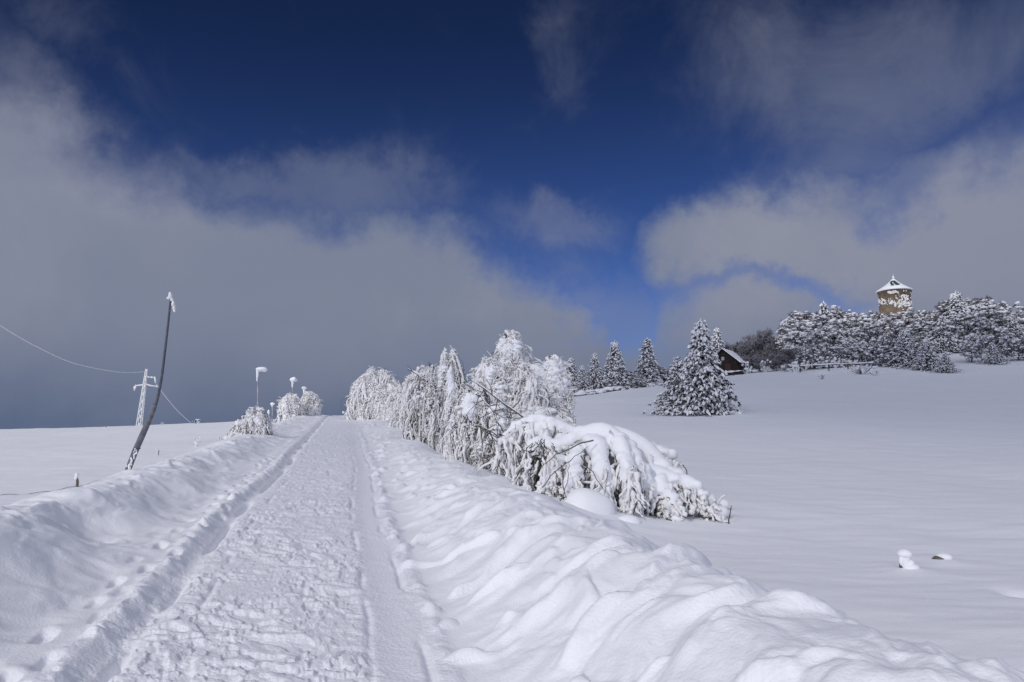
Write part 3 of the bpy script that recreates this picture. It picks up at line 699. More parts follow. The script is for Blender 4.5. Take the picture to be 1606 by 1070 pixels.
# ------------------------------------------------------------------ tower
def tower():
    b = P(1408, 540, 140); g = gz(b[0], b[1]); b[2] = g
    r = 24.5 / F * 140; zt = P(1408, 458, 140)[2] - g; za = P(1404, 438, 140)[2] - g
    root = thing('round_tower', b, 'round stone tower with a snowy pointed roof rising above the hilltop woods', 'tower')
    w = MB(); w.lathe([(r * 1.0, -.5), (r * .95, zt * .5), (r * .95, zt - .25), (r * 1.03, zt - .2), (r * 1.03, zt + .06), (r * .8, zt + .06)], 40); w.build('wall', M['stone'], root)
    rf = MB(); H = za - zt
    rf.lathe([(r * 1.0, zt + .03), (r * 1.10, zt - .02), (r * 1.10, zt + .22), (r * .82, zt + H * .30), (r * .5, zt + H * .55), (r * .25, zt + H * .80), (r * .10, zt + H), (.01, zt + H * 1.05)], 40, wob=.012)
    ro = rf.build('roof', M['cap'], root)
    fi = MB(); s = np.linspace(0, 1, 6); fi.tubes(np.stack((0 * s, 0 * s, za + .1 + s * .85), -1), .13 * (1.1 - s), 8); fi.lumps([(0, 0, za + .35)], [[.2, .2, .22]], 2, .2)
    fo = fi.build('finial', M['frost'], root); 
    sl = MB(); q = []; 
    # bare slate patch where the snow has slid off, towards the path
    def cone(az, f, off=.05):
        rr = np.interp(f, [0, .30, .55, .80, 1], [r * 1.1, r * .82, r * .5, r * .25, r * .1]) + off
        return (rr * math.sin(az - .46), -rr * math.cos(az - .46), zt + .22 * (1 - f) + H * f + off)
    ol = [[(-.30, .80), (.38, .80)], [(-.45, .70), (.50, .66)], [(-.32, .55), (.52, .50)], [(-.16, .42), (.60, .38)], [(-.08, .28), (.56, .33)]]
    for i in range(len(ol) - 1):
        n0 = 6
        for j in range(n0):
            def pt(row, t_): (a0, f0), (a1, f1) = row; return cone(a0 + (a1 - a0) * t_ - .1, f0 + (f1 - f0) * t_)
            if i >= 1 and j in (2,) : continue
            sl.add([pt(ol[i], j / n0), pt(ol[i], (j + 1) / n0), pt(ol[i + 1], (j + 1) / n0), pt(ol[i + 1], j / n0)], q=[(0, 1, 2, 3)])
    so = sl.build('bare_slates', M['slate'], ro)
    # frost crust on the wall
    fc = MB(); n = 90
    a = rng.normal(.05, .28, n); z = zt - rng.uniform(.25, 3.2, n); z = np.where(rng.random(n) < .75, zt - 1.2 - np.abs(rng.normal(.8, .7, n)), z)
    rr = r * .96
    s_ = rng.uniform(.07, .2, n)
    fc.lumps(np.c_[rr * np.sin(a), -rr * np.cos(a), z], np.c_[s_, s_ * .6, s_], 1, .3)
    a = rng.uniform(-.85, -.2, 40); s_ = rng.uniform(.1, .2, 40); fc.lumps(np.c_[rr * np.sin(a), -rr * np.cos(a), zt - .55 + rng.normal(0, .12, 40)], np.c_[s_ * 1.5, s_ * .6, s_ * .7], 1, .3)
    a = rng.uniform(-1.9, .9, 110); s_ = rng.uniform(.08, .17, 110); fc.lumps(np.c_[rr * np.sin(a), -rr * np.cos(a), zt - 2.4 + rng.normal(0, .3, 110) - .5 * np.cos(a * 2)], np.c_[s_ * 1.5, s_ * .6, s_], 1, .3)
    fc.build('frost_crust', M['frost'], root)
tower()

# ------------------------------------------------------------------ cabin
def cabin():
    Y = 104; b = P(1143, 586, Y); b[2] = gz(b[0], b[1]); s = Y / F
    root = thing('wooden_cabin', b, 'small dark wooden cabin with a snow covered gable roof on the hillside', 'cabin')
    root.rotation_euler = (0, 0, R(-36))
    g0 = P(1137, 588, Y)[2] - b[2]; hw = 1.9; e = 1.5 + g0; pk = P(1137, 549, Y)[2] - b[2]; D = 1.7; ex = 0.02
    w = MB()
    # gable wall prism; x = across, y = depth (front at -D)
    sec = [(-hw, -.4), (hw + ex, -.4), (hw + ex, e - .01), (hw, e), (-.1, pk - .12), (-hw, e)]
    v = [(x, -D, z) for x, z in sec] + [(x, D, z) for x, z in sec]; n = len(sec)
    w.add(v, q=[(i, (i + 1) % n, n + (i + 1) % n, n + i) for i in range(n)])
    w.t.append(np.array([(0, i + 1, i) for i in range(1, n - 1)])); w.t.append(np.array([(n, n + i, n + i + 1) for i in range(1, n - 1)]))
    w.build('wall', M['wood'], root, smooth=False)
    bd = MB()
    for i in range(17):
        x = -hw + .15 + i * .29
        top = np.interp(x, [-hw, -.1, hw, hw + ex], [e - .05, pk - .25, e, e - .35])
        bd.box((x, -D - .02, (top + 0) / 2), (.03, .03, top)) if x < hw + ex - .05 else None
    bd.build('cover_strips', M['wood'], root, smooth=False)
    r1 = MB()
    def slab(x0, z0, x1, z1, th, mb, y0=-D - .35, y1=D + .3):
        nx, nz = -(z1 - z0), (x1 - x0); l = math.hypot(nx, nz); nx, nz = nx / l * th, nz / l * th
        if nz < 0: nx, nz = -nx, -nz
        mb.add([(x0, y0, z0), (x1, y0, z1), (x1 + nx, y0, z1 + nz), (x0 + nx, y0, z0 + nz), (x0, y1, z0), (x1, y1, z1), (x1 + nx, y1, z1 + nz), (x0 + nx, y1, z0 + nz)],
               q=[(0, 1, 2, 3), (7, 6, 5, 4), (3, 2, 6, 7), (0, 4, 5, 1), (1, 5, 6, 2), (0, 3, 7, 4)])
    slab(-.1, pk - .08, hw + .05, e + .12, .07, r1); slab(-.1, pk - .08, -hw - .4, e - .38, .07, r1); slab(hw + .05, e + .12, hw + .4, e - .22, .07, r1)
    ro = r1.build('roof', M['wood'], root, smooth=False)
    sn = MB(); slab(-.12, pk + .0, hw + .05, e + .2, .09, sn); slab(-.08, pk + .0, -hw - .35, e - .27, .08, sn); slab(hw + .02, e + .2, hw + .38, e - .14, .16, sn)
    so = sn.build('roof_snow', M['cap'], ro)
    bv = so.modifiers.new('soft', 'BEVEL'); bv.width = .06; bv.segments = 3
    d = MB(); d.box((.55, -D - .03, .75 + g0 * .5), (.75, .06, 1.35)); d.build('door', M['door'], root, smooth=False)
    wi = MB(); wi.box((-.1, -D - .03, e + .55), (.4, .06, .45)); wi.build('hatch', M['dim'], root, smooth=False)
    d = MB(); d.box((-.85, -D - .03, 1.0 + g0 * .5), (.5, .05, .55)); d.build('shutter', M['door'], root, smooth=False)
cabin()

# ------------------------------------------------------------------ fences and walls on the hill
def rail_fence(pts, Y, label, name='wooden_fence', h=.8, rails=2, snowr=.07, step=2.4):
    p = np.array([P(a, c, y) for a, c, y in pts]); t = np.linspace(0, 1, len(p))
    L = np.linalg.norm(np.diff(p[:, :2], axis=0), axis=1).sum(); n = max(3, int(L / step) + 1); tt = np.linspace(0, 1, n)
    q = np.stack([np.interp(tt, t, p[:, i]) for i in range(3)], -1)
    for i in range(n): q[i, 2] = gz(q[i, 0], q[i, 1])
    root = thing(name, q[0], label, 'fence')
    for i in range(n):
        m = MB(); x = q[i]; m.tubes(np.array([x + (0, 0, -.3), x + (0, 0, h * .5), x + (rng.normal(0, .04), 0, h + rng.uniform(0, .15))]), np.array([.07, .07, .06]), 6, cap=True)
        o = m.build('post', M['twig'], root, origin=q[0])
    for r_ in range(rails):
        m = MB(); zz = h * (1 - .45 * r_) + rng.normal(0, .05, n)
        m.tubes(q + np.c_[np.zeros(n), np.zeros(n), zz], np.full(n, .045), 6); m.build('rail', M['twig'], root, origin=q[0])
        if r_ == 0:
            m = MB(); k = n * 5; ti = np.linspace(0, 1, k); qq = np.stack([np.interp(ti, tt, (q + np.c_[np.zeros(n), np.zeros(n), zz + .07])[:, i]) for i in range(3)], -1)
            m.tubes(qq, snowr * (1 + .35 * np.sin(np.arange(k) * 1.3) + .3 * np.sin(np.arange(k) * .37)), 6); m.build('rail_snow', M['cap'], root, origin=q[0])
rail_fence([(1255, 580, 98), (1300, 580, 97), (1330, 577, 97), (1370, 574, 96)], 0, 'low snowy rail fence in front of the woods, right of the orchard trees', h=.75, rails=1)
rail_fence([(1128, 588, 99), (1150, 587, 98), (1164, 582, 99)], 0, 'short snowy fence in front of the dark cabin', h=.45, rails=1, snowr=.09, step=1.2)
def dry_wall(pts, label):
    p = np.array([P(a, c, y) for a, c, y in pts]); t = np.linspace(0, 1, len(p)); n = 150; tt = np.linspace(0, 1, n)
    q = np.stack([np.interp(tt, t, p[:, i]) for i in range(3)], -1); q[:, 2] = height(q[:, 0], q[:, 1])
    root = thing('field_wall', q[0], label, 'wall')
    st = MB(); c = q + np.c_[rng.normal(0, .2, n), rng.normal(0, .25, n), rng.uniform(-.05, .22, n)]; s_ = rng.uniform(.14, .30, n)
    st.lumps(c, np.c_[s_ * 1.5, s_, s_ * .8], 1, .3); st.build('stones', M['bark'], root, origin=q[0])
    sn = MB(); k = rng.random(n) < .85; c = c[k] + (0, -.03, .16); s_ = s_[k]; sn.lumps(c, np.c_[s_ * 2.0, s_ * 1.2, s_ * .55], 2, .2); sn.build('snow_cover', M['cap'], root, origin=q[0])
dry_wall([(896, 622, 75), (940, 616, 77), (985, 610, 80), (1035, 607, 84)], 'low snow covered stone wall along the skyline below the pointed spruces')

# ------------------------------------------------------------------ leaning pole
def leaning_pole():
    Y = 22.; b = P(198, 746, Y); b[2] = gz(b[0], b[1])
    root = thing('leaning_pole', b, 'tall bent grey pole leaning over the left field, frost clump at its tip', 'pole')
    def path(pts, n=16):
        p = np.array([P(a, c, Y) for a, c in pts]); t = np.linspace(0, 1, len(p)); tt = np.linspace(0, 1, n)
        return np.stack([np.interp(tt, t, p[:, i]) for i in range(3)], -1), tt
    q, t = path([(196, 750), (212, 708), (232, 663), (243, 634)]); q[0, 2] = b[2] - .2
    m = MB(); m.tubes(q, .080 - .012 * t + .012 * np.sin(t * 3.1), 12, cap=True); m.build('lower_post', M['pole'], root, origin=b)
    q, t = path([(241, 646), (248, 622), (254, 590), (260, 540), (264, 505), (268, 466)], 22); q[1:-1] = (q[:-2] + 2 * q[1:-1] + q[2:]) / 4
    m = MB(); m.tubes(q, .043 - .014 * t, 12, cap=True); m.build('upper_tube', M['pipe'], root, origin=b)
    m = MB(); c = [P(267, 465, Y), P(265, 467, Y), P(270, 470, Y), P(272, 476, Y), P(273, 482, Y), P(273.5, 488, Y), P(266.5, 461, Y), P(262.5, 468, Y)]
    m.lumps(c, [[.07, .06, .06], [.06, .05, .05], [.06, .05, .06], [.05, .05, .07], [.05, .05, .07], [.035, .035, .06], [.045, .04, .05], [.035, .03, .03]], 2, .35)
    m.build('frost_clump', M['frost'], root, origin=b)
    # frost scraps on the lowest part, rope and bands
    m = MB()
    for f in np.linspace(0, .38, 34):
        x = P(196 + 47 * f + rng.normal(0, 1.6), 748 - 114 * f, Y - .085); s_ = rng.uniform(.012, .035); m.lumps([x], [[s_, s_ * .6, s_ * 1.5]], 1, .3)
    m.build('frost_crust', M['frost'], root, origin=b)
    m = MB(); x = P(214, 705, Y); a = np.linspace(0, 6.283, 14); m.tubes(np.stack((x[0] + .1 * np.cos(a), x[1] + .1 * np.sin(a), x[2] + .03 * np.cos(a)), -1), np.full(14, .012), 5)
    m.build('band', M['pipe'], root, origin=b)
leaning_pole()

# ------------------------------------------------------------------ far pylon and wires
def pylon():
    Y = 250.; top = P(230, 579, Y); bot = P(217.5, 672, Y); g = gz(bot[0], bot[1])
    d = (top - bot) / (top[2] - bot[2]); b = bot + d * (g - bot[2])
    root = thing('lattice_pylon', b, 'distant white frosted lattice pylon behind the leaning pole', 'pylon')
    H = top[2] - b[2]; m = MB()
    def leg(z, i):
        w = .95 * (1 - z / H) + .22; return b + d * z + np.array(((-1, 1, 1, -1)[i] * w, (-1, -1, 1, 1)[i] * w, 0))
    zs = np.linspace(0, H, 18)
    for i in range(4):
        m.tubes(np.array([leg(z, i) for z in zs]), np.full(18, .17), 5)
        for k in range(17):
            m.tubes(np.array([leg(zs[k], i), leg(zs[k + 1], (i + 1) % 4)]), np.array([.11, .11]), 4)
    m.build('mast', M['frost'], root, origin=b)
    def arm(pts, r): 
        m = MB(); q = np.array([P(x, y, Y) for x, y in pts]); m.tubes(q, np.full(len(q), r), 6, cap=True); m.lumps(q, np.full(len(q), r * 1.5), 1, .3); m.build('crossarm', M['frost'], root, origin=b)
    arm([(212, 608), (213, 605), (222, 604), (228, 602), (236, 605), (246, 606)], .22)
    arm([(229, 591), (238, 592), (243, 592)], .2)
    for pts in ([(211, 606), (210.8, 613)], [(243, 592), (244, 601)]):
        m = MB(); q = np.array([P(x, y, Y) for x, y in pts]); m.tubes(q, np.array([.3, .22]), 6, cap=True); m.build('insulator', M['frost'], root, origin=b)
pylon()
def wire(pts, r, label):
    p = np.array([P(*a) for a in pts]); n = 60; t = np.linspace(0, 1, len(p)); tt = np.linspace(0, 1, n)
    # Catmull-Rom through the points
    q = []
    pe = np.r_[[2 * p[0] - p[1]], p, [2 * p[-1] - p[-2]]]
    for x in tt:
        f = x * (len(p) - 1); i = min(int(f), len(p) - 2); u = f - i; a, b, c, d = pe[i:i + 4]
        q.append(.5 * (2 * b + (c - a) * u + (2 * a - 5 * b + 4 * c - d) * u * u + (3 * b - a - 3 * c + d) * u ** 3))
    q = np.array(q); m = MB(); m.tubes(q, np.full(n, r * 1.3), 6); o = m.build('power_line', M['frost'], origin=p[0]); tag(o, label, 'wire', 'frosted wires strung from the far pylon')
wire([(230, 583, 250), (190, 584, 235), (120, 571, 205), (60, 545, 175), (0, 510, 150), (-80, 450, 125), (-200, 340, 100)], .075, 'frosted wire sagging from the pylon to the left edge')
wire([(244, 601, 250), (262, 625, 300), (280, 646, 360), (300, 664, 430)], .12, 'frosted wire dropping from the pylon to the field horizon on the right')

# ------------------------------------------------------------------ snow capped posts by the crest
def capped_post(px, ybase, ytop, Y, capw, caph, label, frost_len, off=0.):
    p = P(px, ybase, Y); b = p.copy(); b[2] = gz(b[0], b[1]); top = P(px + 2 * (px - px), ytop, Y)
    s = Y / F; root = thing('capped_post', b, label, 'post', 'thin posts with caps of frost near the crest')
    m = MB(); t = np.linspace(0, 1, 8); q = b + (top - b) * t[:, None]; q[:, 0] += .02 * np.sin(t * 3); q[0, 2] -= .2
    m.tubes(q, .045 * (1 - .25 * t) * max(1, Y / 50), 7); m.build('pole', M['rime'], root, origin=b)
    m = MB(); c0 = top + np.array((off * s, 0, 0)); w = capw / 2 * s; h = caph / 2 * s
    m.lumps([c0 + (w * .1, 0, h * .2), c0 + (w * .45, 0, 0), c0 - (w * .4, 0, -h * .1)], [[w, w * .6, h * .9], [w * .55, w * .5, h * .7], [w * .5, w * .4, h * .6]], 2, .15)
    if frost_len: 
        tt = np.linspace(0, 1, 6); q = top + np.array((0, 0, -1.)) * (frost_len * s * tt)[:, None]; m.tubes(q, .09 * (1.1 - .6 * tt) * max(1, Y / 50), 7)
    m.build('frost_cap', M['cap'], root, origin=b)
capped_post(404, 668, 580, 48, 20, 9, 'tallest thin post with a wide flat cap of snow, left of the crest', 18, 5)
capped_post(459, 652, 596, 66, 14, 8, 'thin post with a small pointed frost cap above the pair of domed shrubs', 12, 1)
capped_post(477, 650, 609, 72, 8, 5, 'short post with the smallest cap, just above the right domed shrub', 8, 0)
capped_post(427, 657, 634, 70, 7, 5, 'short frosted post left of the pair of domed shrubs', 4, 0)
capped_post(421, 657, 647, 70, 4, 7, 'stubby frosted stake beside the short post left of the domed shrubs', 6, 0)

# ------------------------------------------------------------------ small things sticking out of the snow
def tuft(px, py, Y, h, w, n, label, name='frosted_tuft', cat='plant', snow=.9, group='frosted tufts poking out of the left field', dark=0.2):
    b = P(px, py, Y); b[2] = gz(b[0], b[1]); s = Y / F; h *= s; w *= s
    root = thing(name, b, label, cat, group); fr = MB(); tw = MB(); cp = MB()
    for _ in range(n):
        a = rng.uniform(0, 6.28); sp = rng.uniform(0, 1) * w * .5; L = h * rng.uniform(.5, 1.0); t = np.linspace(0, 1, 5)
        q = np.stack((math.cos(a) * sp * t ** .7, math.sin(a) * sp * t ** .7, -.05 + (L + .05) * (t - .15 * t ** 3)), -1) + b
        if rng.random() < dark: tw.tubes(q, np.full(5, .006 * max(1, Y / 20)), 4)
        else: fr.tubes(q, h * .05 * (1 + .4 * np.sin(t * 12)) * (1.1 - .4 * t), 5)
    m = max(4, n); c = b + np.c_[rng.normal(0, w * .27, m), rng.normal(0, w * .27, m), rng.uniform(.1, .9, m) * h]; s_ = rng.uniform(.05, .12, m) * h * snow
    cp.lumps(c, np.c_[s_ * 1.2, s_, s_ * .8], 1, .3)
    if fr.n: fr.build('frosted_stems', M['frost'], root, origin=b)
    if tw.n: tw.build('bare_stems', M['twig'], root, origin=b)
    cp.build('snow_cover', M['cap'], root, origin=b)
tuft(247, 722, 27, 11, 9, 9, 'tiny frosted tuft right of the leaning pole base')
tuft(307, 708, 30, 16, 12, 12, 'frosted tuft midway between the leaning pole and the nearest left shrub')
tuft(308, 668, 74, 9, 14, 10, 'frosted tuft on the left field horizon where the wire meets the snow')
tuft(254, 670, 76, 6, 8, 6, 'small frosted tuft on the field horizon right of the pole')
tuft(345, 693, 31, 10, 9, 8, 'frosted tuft close to the left foot of the nearest left shrub')
tuft(167, 671, 78, 3, 9, 6, 'barely visible tuft on the field horizon left of the pylon')
tuft(441, 655, 66, 16, 8, 10, 'frosted stems beside the left domed shrub', dark=.5)
tuft(432, 656, 66, 10, 8, 10, 'dark twiggy stems left of the left domed shrub', dark=.7)
HG = 'low twiggy clumps in the hillside snow'
tuft(1352, 588, 90, 16, 44, 34, 'wide low rimed clump of brushwood below the fence end', 'brushwood', 'plant', 1.2, HG, .4)
tuft(1375, 592, 88, 10, 22, 18, 'smaller rimed clump right of the wide brushwood clump', 'brushwood', 'plant', 1.2, HG, .4)
tuft(1290, 606, 82, 9, 12, 9, 'small clump poking from a hump on the open slope', 'brushwood', 'plant', 1., HG, .5)
tuft(1246, 582, 96, 20, 20, 22, 'rimed bush at the left start of the fence', 'brushwood', 'plant', 1., HG, .4)
tuft(1157, 635, 46, 9, 10, 8, 'dark twigs poking out right of the large lone conifer', 'brushwood', 'plant', .7, HG, .7)
tuft(1030, 632, 46, 10, 14, 10, 'dark branch tips at the left foot of the large lone conifer', 'brushwood', 'plant', .7, HG, .7)
# many more low bushes under the woods edge
for i, (px, py, Y, l) in enumerate([(1262, 577, 100, 'bush behind the fence, first from the left'), (1285, 575, 100, 'bush behind the fence, second from the left'), (1310, 573, 100, 'bush behind the fence, third from the left'), (1200, 580, 103, 'pale bush between cabin and orchard trees'), (1170, 580, 103, 'pale bush beside the cabin corner')]):
    tuft(px, py, Y, 20, 26, 26, 'rimed ' + l, 'brushwood', 'plant', 1., HG, .45)

# stake on the left with its shadowed trench
b = P(122, 750, 19); b[2] = gz(b[0], b[1])
st = thing('short_stake', b, 'short wooden stake with a frost cap on the left field', 'stake')
m = MB(); m.tubes(b + np.array([(0, 0, -.2), (.0, 0, .12), (-.03, 0, .24)]), np.array([.035, .033, .03]), 8, cap=True); m.build('post', M['bark'], st, origin=b)
m = MB(); m.lumps([b + (-.03, 0, .27), b + (-.05, -.01, .22)], [[.06, .055, .05], [.035, .04, .06]], 2, .3); m.build('frost_cap', M['frost'], st, origin=b)

def mound(px, py, Y, sx, sy, sz, label, name='snow_mound', lean=0, parts=None, noise=.12, up=0.):
    b = P(px, py, Y); b[2] = gz(b[0], b[1]); m = MB()
    m.lumps([b + (0, 0, up)], [[sx, sy, sz]], 3, noise, tilt=np.array([lean]))
    o = m.build(name, M['cap'], origin=b); return tag(o, label, 'snow mound', 'lumps of snow on the right field and bank')
mound(925, 812, 12.0, .36, .32, .38, 'big rounded snow boulder leaning against the nearest collapsed tree', up=.0, noise=.2)
mound(985, 828, 11.8, .20, .18, .13, 'small low mound right of the big rounded snow boulder', up=.0)
mound(1135, 794, 13.5, .10, .08, .07, 'little snow clod hovering at the tip of the collapsed tree', up=.1)['label'] = 'little snow clod beside the tip of the collapsed tree, above the dark twig'
b = P(1420, 888, 8.9); b[2] = gz(b[0], b[1])
sp = thing('snowy_stump', b, 'upright snow plastered stump with a rounded cap on the right field', 'stump')
m = MB(); t = np.linspace(0, 1, 8); m.tubes(np.stack((b[0] + .10 * (1 - t) ** 2, b[1] - .02 * t, b[2] - .06 + .22 * t), -1), .045 + .05 * (1 - t) ** 2, 14); m.lumps([b + (.10, -.02, -.01), b + (.06, -.01, .03), b + (.03, -.01, .07)], [[.15, .09, .035], [.09, .075, .06], [.07, .065, .07]], 3, .08)
o = m.build('snow_skirt', M['cap'], sp, origin=b)
m = MB(); m.lumps([b + (-.0, 0, .185), b + (-.045, -.01, .11)], [[.078, .07, .055], [.03, .03, .055]], 3, .10); m.build('snow_cap', M['cap'], sp, origin=b)
m = MB(); m.tubes(b + np.array([(-.03, .02, -.05), (-.02, .02, .15)]), np.array([.035, .03]), 7, cap=True); m.build('post', M['bark'], sp, origin=b)
b = P(1478, 866, 9.6); b[2] = gz(b[0], b[1])
sp = thing('snow_capped_stone', b, 'half buried stone with a round cap of snow, right of the stump', 'stone')
m = MB(); m.lumps([b + (-.045, -.01, .01)], [[.085, .08, .05]], 2, .15); m.build('stone', M['bark'], sp, origin=b)
m = MB(); m.lumps([b + (.015, 0, .045)], [[.092, .085, .05]], 3, .06); m.build('snow_cap', M['cap'], sp, origin=b)
mound(1325, 952, 4.9, .018, .018, .016, 'tiny snow pellet sitting on the right bank crest', 'snow_pellet', noise=.05, up=.012)
# bare twig by the tip of the collapsed tree
b = P(1142, 830, 12.4); b[2] = gz(b[0], b[1]); q = np.array([b - (0, 0, .1), P(1143, 815, 12.4), P(1145, 806, 12.4), P(1147, 793, 12.4)])
m = MB(); m.tubes(q, np.array([.012, .01, .009, .005]), 6); tag(m.build('bare_twig', M['twig'], origin=b), 'single dark bare twig upright at the tip of the collapsed tree', 'twig')
# faint wire fence line on the left field (half buried)
q = np.array([P(0, 782, 17.5), P(60, 768, 18), P(122, 748, 19), P(165, 744, 20.5), P(198, 744, 22)]); t = np.linspace(0, 1, 5); tt = np.linspace(0, 1, 60)
q = np.stack([np.interp(tt, t, q[:, i]) for i in range(3)], -1); q[:, 2] = height(q[:, 0], q[:, 1]) + .008 + .012 * np.sin(tt * 31)
m = MB(); m.tubes(q, np.full(60, .007), 5); tag(m.build('buried_rope', M['rime'], origin=q[0]), 'grey rope half buried in the left field leading to the leaning pole', 'rope')

# ------------------------------------------------------------------ sky
#CLOUD
SUN_AZ, SUN_EL = R(-146), R(30)
sd = Vector((math.sin(SUN_AZ) * math.cos(SUN_EL), math.cos(SUN_AZ) * math.cos(SUN_EL), math.sin(SUN_EL)))
w = bpy.data.worlds.new('World'); scene.world = w; w.use_nodes = True
nt = w.node_tree; N = nt.nodes; Lk = nt.links; N.clear()
def node(t, **k):
    n = N.new(t)
    for a, v in k.items(): setattr(n, a, v)
    return n
def val(x):
    return x
def math_(op, a, b=None, c=None, clamp=False):
    n = node('ShaderNodeMath', operation=op); n.use_clamp = clamp
    for i, x in enumerate((a, b, c)):
        if x is None: continue
        if isinstance(x, (int, float)): n.inputs[i].default_value = x
        else: Lk.new(x, n.inputs[i])
    return n.outputs[0]
def mix(f, a, b):
    n = node('ShaderNodeMix', data_type='RGBA')
    for i, x in ((0, f), (6, a), (7, b)):
        if isinstance(x, (int, float)): n.inputs[i].default_value = x
        elif isinstance(x, tuple): n.inputs[i].default_value = (*x, 1)
        else: Lk.new(x, n.inputs[i])
    return n.outputs[2]
def mapr(x, a, b, c=0., d=1., smooth=True):
    n = node('ShaderNodeMapRange'); n.interpolation_type = 'SMOOTHSTEP' if smooth else 'LINEAR'
    Lk.new(x, n.inputs[0]); n.inputs[1].default_value = a; n.inputs[2].default_value = b; n.inputs[3].default_value = c; n.inputs[4].default_value = d
    return n.outputs[0]
tc = node('ShaderNodeTexCoord'); D = tc.outputs['Generated']
sep = node('ShaderNodeSeparateXYZ'); Lk.new(D, sep.inputs[0])
az = math_('MULTIPLY', math_('ARCTAN2', sep.outputs[0], sep.outputs[1]), 57.2958)
el = math_('MULTIPLY', math_('ARCSINE', sep.outputs[2]), 57.2958)
def noise(scale, detail=6, rough=.55, off=(0, 0, 0), stretch=(1, 1, 1), dist=0.):
    mp = node('ShaderNodeMapping'); mp.inputs['Location'].default_value = off; mp.inputs['Scale'].default_value = stretch
    Lk.new(D, mp.inputs[0]); n = node('ShaderNodeTexNoise'); n.inputs['Scale'].default_value = scale; n.inputs['Detail'].default_value = detail; n.inputs['Roughness'].default_value = rough
    n.inputs['Distortion'].default_value = dist
    Lk.new(mp.outputs[0], n.inputs['Vector']); return n.outputs['Fac']
# warp the directions by noise so that cloud edges billow
nx = math_('SUBTRACT', noise(5, 8, .62, (3, 1, 7)), .5); ny = math_('SUBTRACT', noise(5, 8, .62, (-5, 9, 2)), .5)
azw = math_('MULTIPLY_ADD', nx, 17, az); elw = math_('MULTIPLY_ADD', ny, 13, el)
def blob(px, py, rx, ry, wgt, sharp=1.):
    a, e = az_el(px, py); rx = rx / 1204.5 * 57.3; ry = ry / 1204.5 * 57.3
    x = math_('DIVIDE', math_('SUBTRACT', azw, a), rx); y = math_('DIVIDE', math_('SUBTRACT', elw, e), ry)
    d = math_('ADD', math_('MULTIPLY', x, x), math_('MULTIPLY', y, y))
    return math_('MULTIPLY', math_('EXPONENT', math_('MULTIPLY', d, -1.)), wgt)
def total(bl):
    t = None
    for b_ in bl:
        o = blob(*b_); t = o if t is None else math_('ADD', t, o)
    return t
dense = total([(60, 480, 260, 170, 1.3), (330, 470, 260, 150, 1.3), (560, 490, 180, 120, 1.2), (740, 500, 170, 105, 1.2), (860, 540, 110, 80, .8), (-200, 500, 260, 150, 1.3), (700, 620, 300, 90, 1.), (250, 640, 420, 70, .8),
               (1130, 400, 120, 75, 1.1), (1270, 370, 150, 95, 1.1), (1500, 400, 180, 110, 1.2), (1720, 400, 180, 120, 1.3), (1450, 500, 260, 60, .8), (1120, 520, 150, 50, .9), (1000, 600, 260, 60, .9),
               (-10, 130, 80, 100, .50), (50, 230, 100, 60, .45), (1700, 120, 120, 120, .3)])
dense = math_('SUBTRACT', dense, total([(1230, 452, 140, 22, .75), (1415, 345, 55, 40, .75), (950, 500, 75, 65, .8), (150, 560, 380, 1, .0), (960, 330, 130, 60, .5)]))
dn = mapr(math_('ADD', dense, math_('MULTIPLY', math_('SUBTRACT', noise(9, 7, .6), .5), .55)), .12, 1.55)
veil = total([(520, 300, 150, 60, .7), (330, 265, 110, 40, .5), (640, 340, 90, 50, .4), (900, 350, 110, 34, .7), (940, 520, 130, 100, 1.0), (1180, 90, 230, 110, .34), (1450, 60, 250, 110, .42), (1400, 180, 200, 60, .45), (860, 60, 60, 80, .3), (1300, 280, 160, 40, .4), (110, 60, 90, 60, .3)])
vn = math_('MULTIPLY', mapr(math_('ADD', veil, math_('MULTIPLY', math_('SUBTRACT', noise(7, 9, .65, (8, 2, 1), dist=.6), .5), 1.0)), .05, .95), .44)
# the rest of the sky, behind and beside the viewer: broken bright cloud
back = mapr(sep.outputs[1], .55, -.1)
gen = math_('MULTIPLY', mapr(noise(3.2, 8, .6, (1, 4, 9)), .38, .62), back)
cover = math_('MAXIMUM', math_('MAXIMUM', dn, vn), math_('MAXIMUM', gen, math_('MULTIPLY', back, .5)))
sky = node('ShaderNodeTexSky', sky_type='NISHITA'); sky.sun_disc = False; sky.sun_elevation = SUN_EL; sky.sun_rotation = SUN_AZ; sky.altitude = 1000; sky.air_density = 1.; sky.dust_density = .5; sky.ozone_density = 3.
skc = node('ShaderNodeMix', data_type='RGBA', blend_type='MULTIPLY'); skc.inputs[0].default_value = 1; Lk.new(sky.outputs[0], skc.inputs[6]); skc.inputs[7].default_value = (.026, .036, .068, 1)
# darker polarised blue aloft, away from the sun
up = mapr(el, 3, 33, 1.0, .34)
sk2 = node('ShaderNodeVectorMath', operation='SCALE'); Lk.new(skc.outputs[2], sk2.inputs[0]); Lk.new(up, sk2.inputs[3])
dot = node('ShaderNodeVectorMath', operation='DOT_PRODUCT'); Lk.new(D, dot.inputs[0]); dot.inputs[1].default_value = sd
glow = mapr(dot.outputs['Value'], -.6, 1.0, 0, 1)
ccol = mix(mapr(math_('ADD', el, math_('MULTIPLY', nx, 8)), -1, 11), (.085, .120, .210), (.252, .270, .352))
ccol = mix(math_('MULTIPLY', mapr(noise(2.6, 6, .55, (2, 2, 2), dist=.4), .40, .66), .6), ccol, (.165, .20, .29))
ccol = mix(math_('MULTIPLY', mapr(noise(3.4, 7, .6, (7, 3, 2)), .48, .72), mapr(el, 4, 12)), ccol, (.265, .285, .36))
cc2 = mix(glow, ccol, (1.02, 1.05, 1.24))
cc3 = mix(mapr(sep.outputs[1], .75, .15), ccol, cc2)
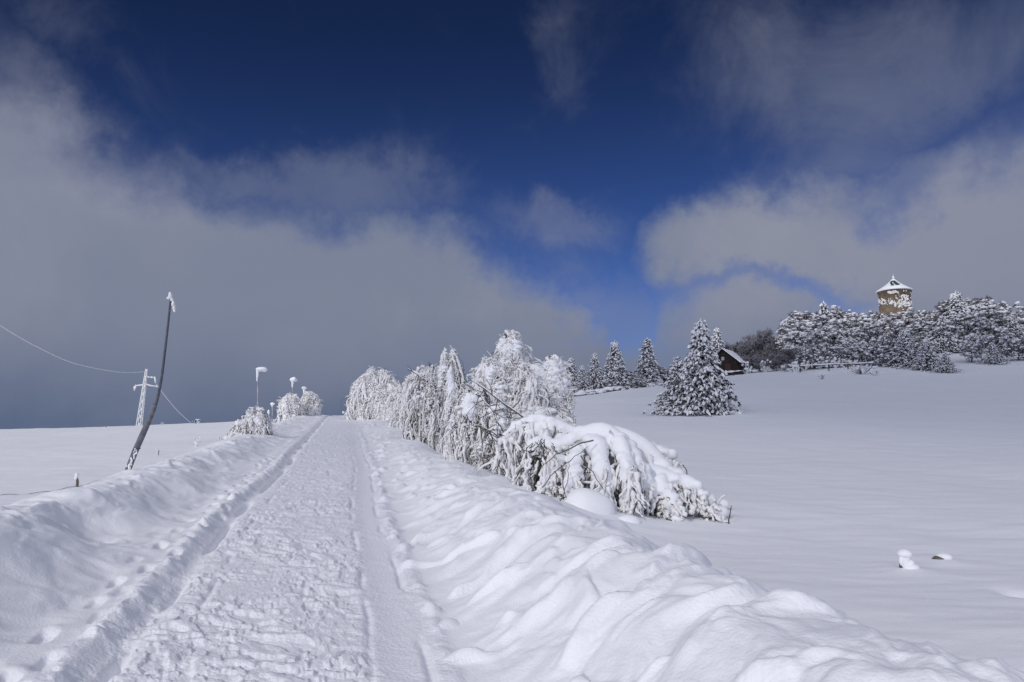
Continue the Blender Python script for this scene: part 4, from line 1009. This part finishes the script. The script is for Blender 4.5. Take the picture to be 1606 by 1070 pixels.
final = mix(cover, sk2.outputs[0], cc3)
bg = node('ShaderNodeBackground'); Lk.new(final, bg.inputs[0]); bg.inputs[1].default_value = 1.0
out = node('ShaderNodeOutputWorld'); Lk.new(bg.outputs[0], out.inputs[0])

# unseen cloud added between the sun and the hillside to shade field and woods
cm = bpy.data.materials.new('cloud vapour'); cm.use_nodes = True; n_ = cm.node_tree
n_.nodes.clear(); tr = n_.nodes.new('ShaderNodeBsdfTransparent'); df = n_.nodes.new('ShaderNodeBsdfDiffuse'); tl = n_.nodes.new('ShaderNodeBsdfTranslucent'); m1 = n_.nodes.new('ShaderNodeMixShader'); m2 = n_.nodes.new('ShaderNodeMixShader'); oo = n_.nodes.new('ShaderNodeOutputMaterial')
df.inputs[0].default_value = (.9, .9, .92, 1); tl.inputs[0].default_value = (.9, .9, .92, 1); m1.inputs[0].default_value = .5; m2.inputs[0].default_value = .8
n_.links.new(df.outputs[0], m1.inputs[1]); n_.links.new(tl.outputs[0], m1.inputs[2]); n_.links.new(tr.outputs[0], m2.inputs[1]); n_.links.new(m1.outputs[0], m2.inputs[2]); n_.links.new(m2.outputs[0], oo.inputs[0])
cc = np.array((62., 64., 8.)) + np.array(sd) * 420
m = MB(); k = 78; an = rng.uniform(0, 6.28, k); rd = np.sqrt(rng.random(k)) * 58; ex_ = np.array((math.cos(SUN_AZ), -math.sin(SUN_AZ), 0)); ey_ = np.cross(np.array(sd), ex_)
C_ = cc + (rd * np.cos(an))[:, None] * ex_ * 1.0 + (rd * np.sin(an) * .60)[:, None] * np.array((ey_[0], ey_[1], ey_[2]))
sz = rng.uniform(10, 20, k) * (1.1 - rd / 110); m.lumps(C_, np.c_[sz * 1.2, sz * 1.2, sz * .6], 3, .15)
cl = m.build('shade_cloud', cm, origin=cc); cl['kind'] = 'structure'; cl['label'] = 'small cloud added out of view to shade the far field and woods'

sl = bpy.data.lights.new('sun', 'SUN'); sl.energy = 1.5; sl.angle = R(5); sl.color = (1., .955, .90)
so = bpy.data.objects.new('sun', sl); COL.objects.link(so); so.rotation_euler = sd.to_track_quat('Z', 'Y').to_euler(); so.location = (0, 0, 50)

scene.view_settings.view_transform = 'Standard'; scene.view_settings.look = 'None'; scene.view_settings.exposure = 0.0; scene.view_settings.gamma = 1
scene.cycles.max_bounces = 6; scene.cycles.diffuse_bounces = 4; scene.cycles.use_denoising = True
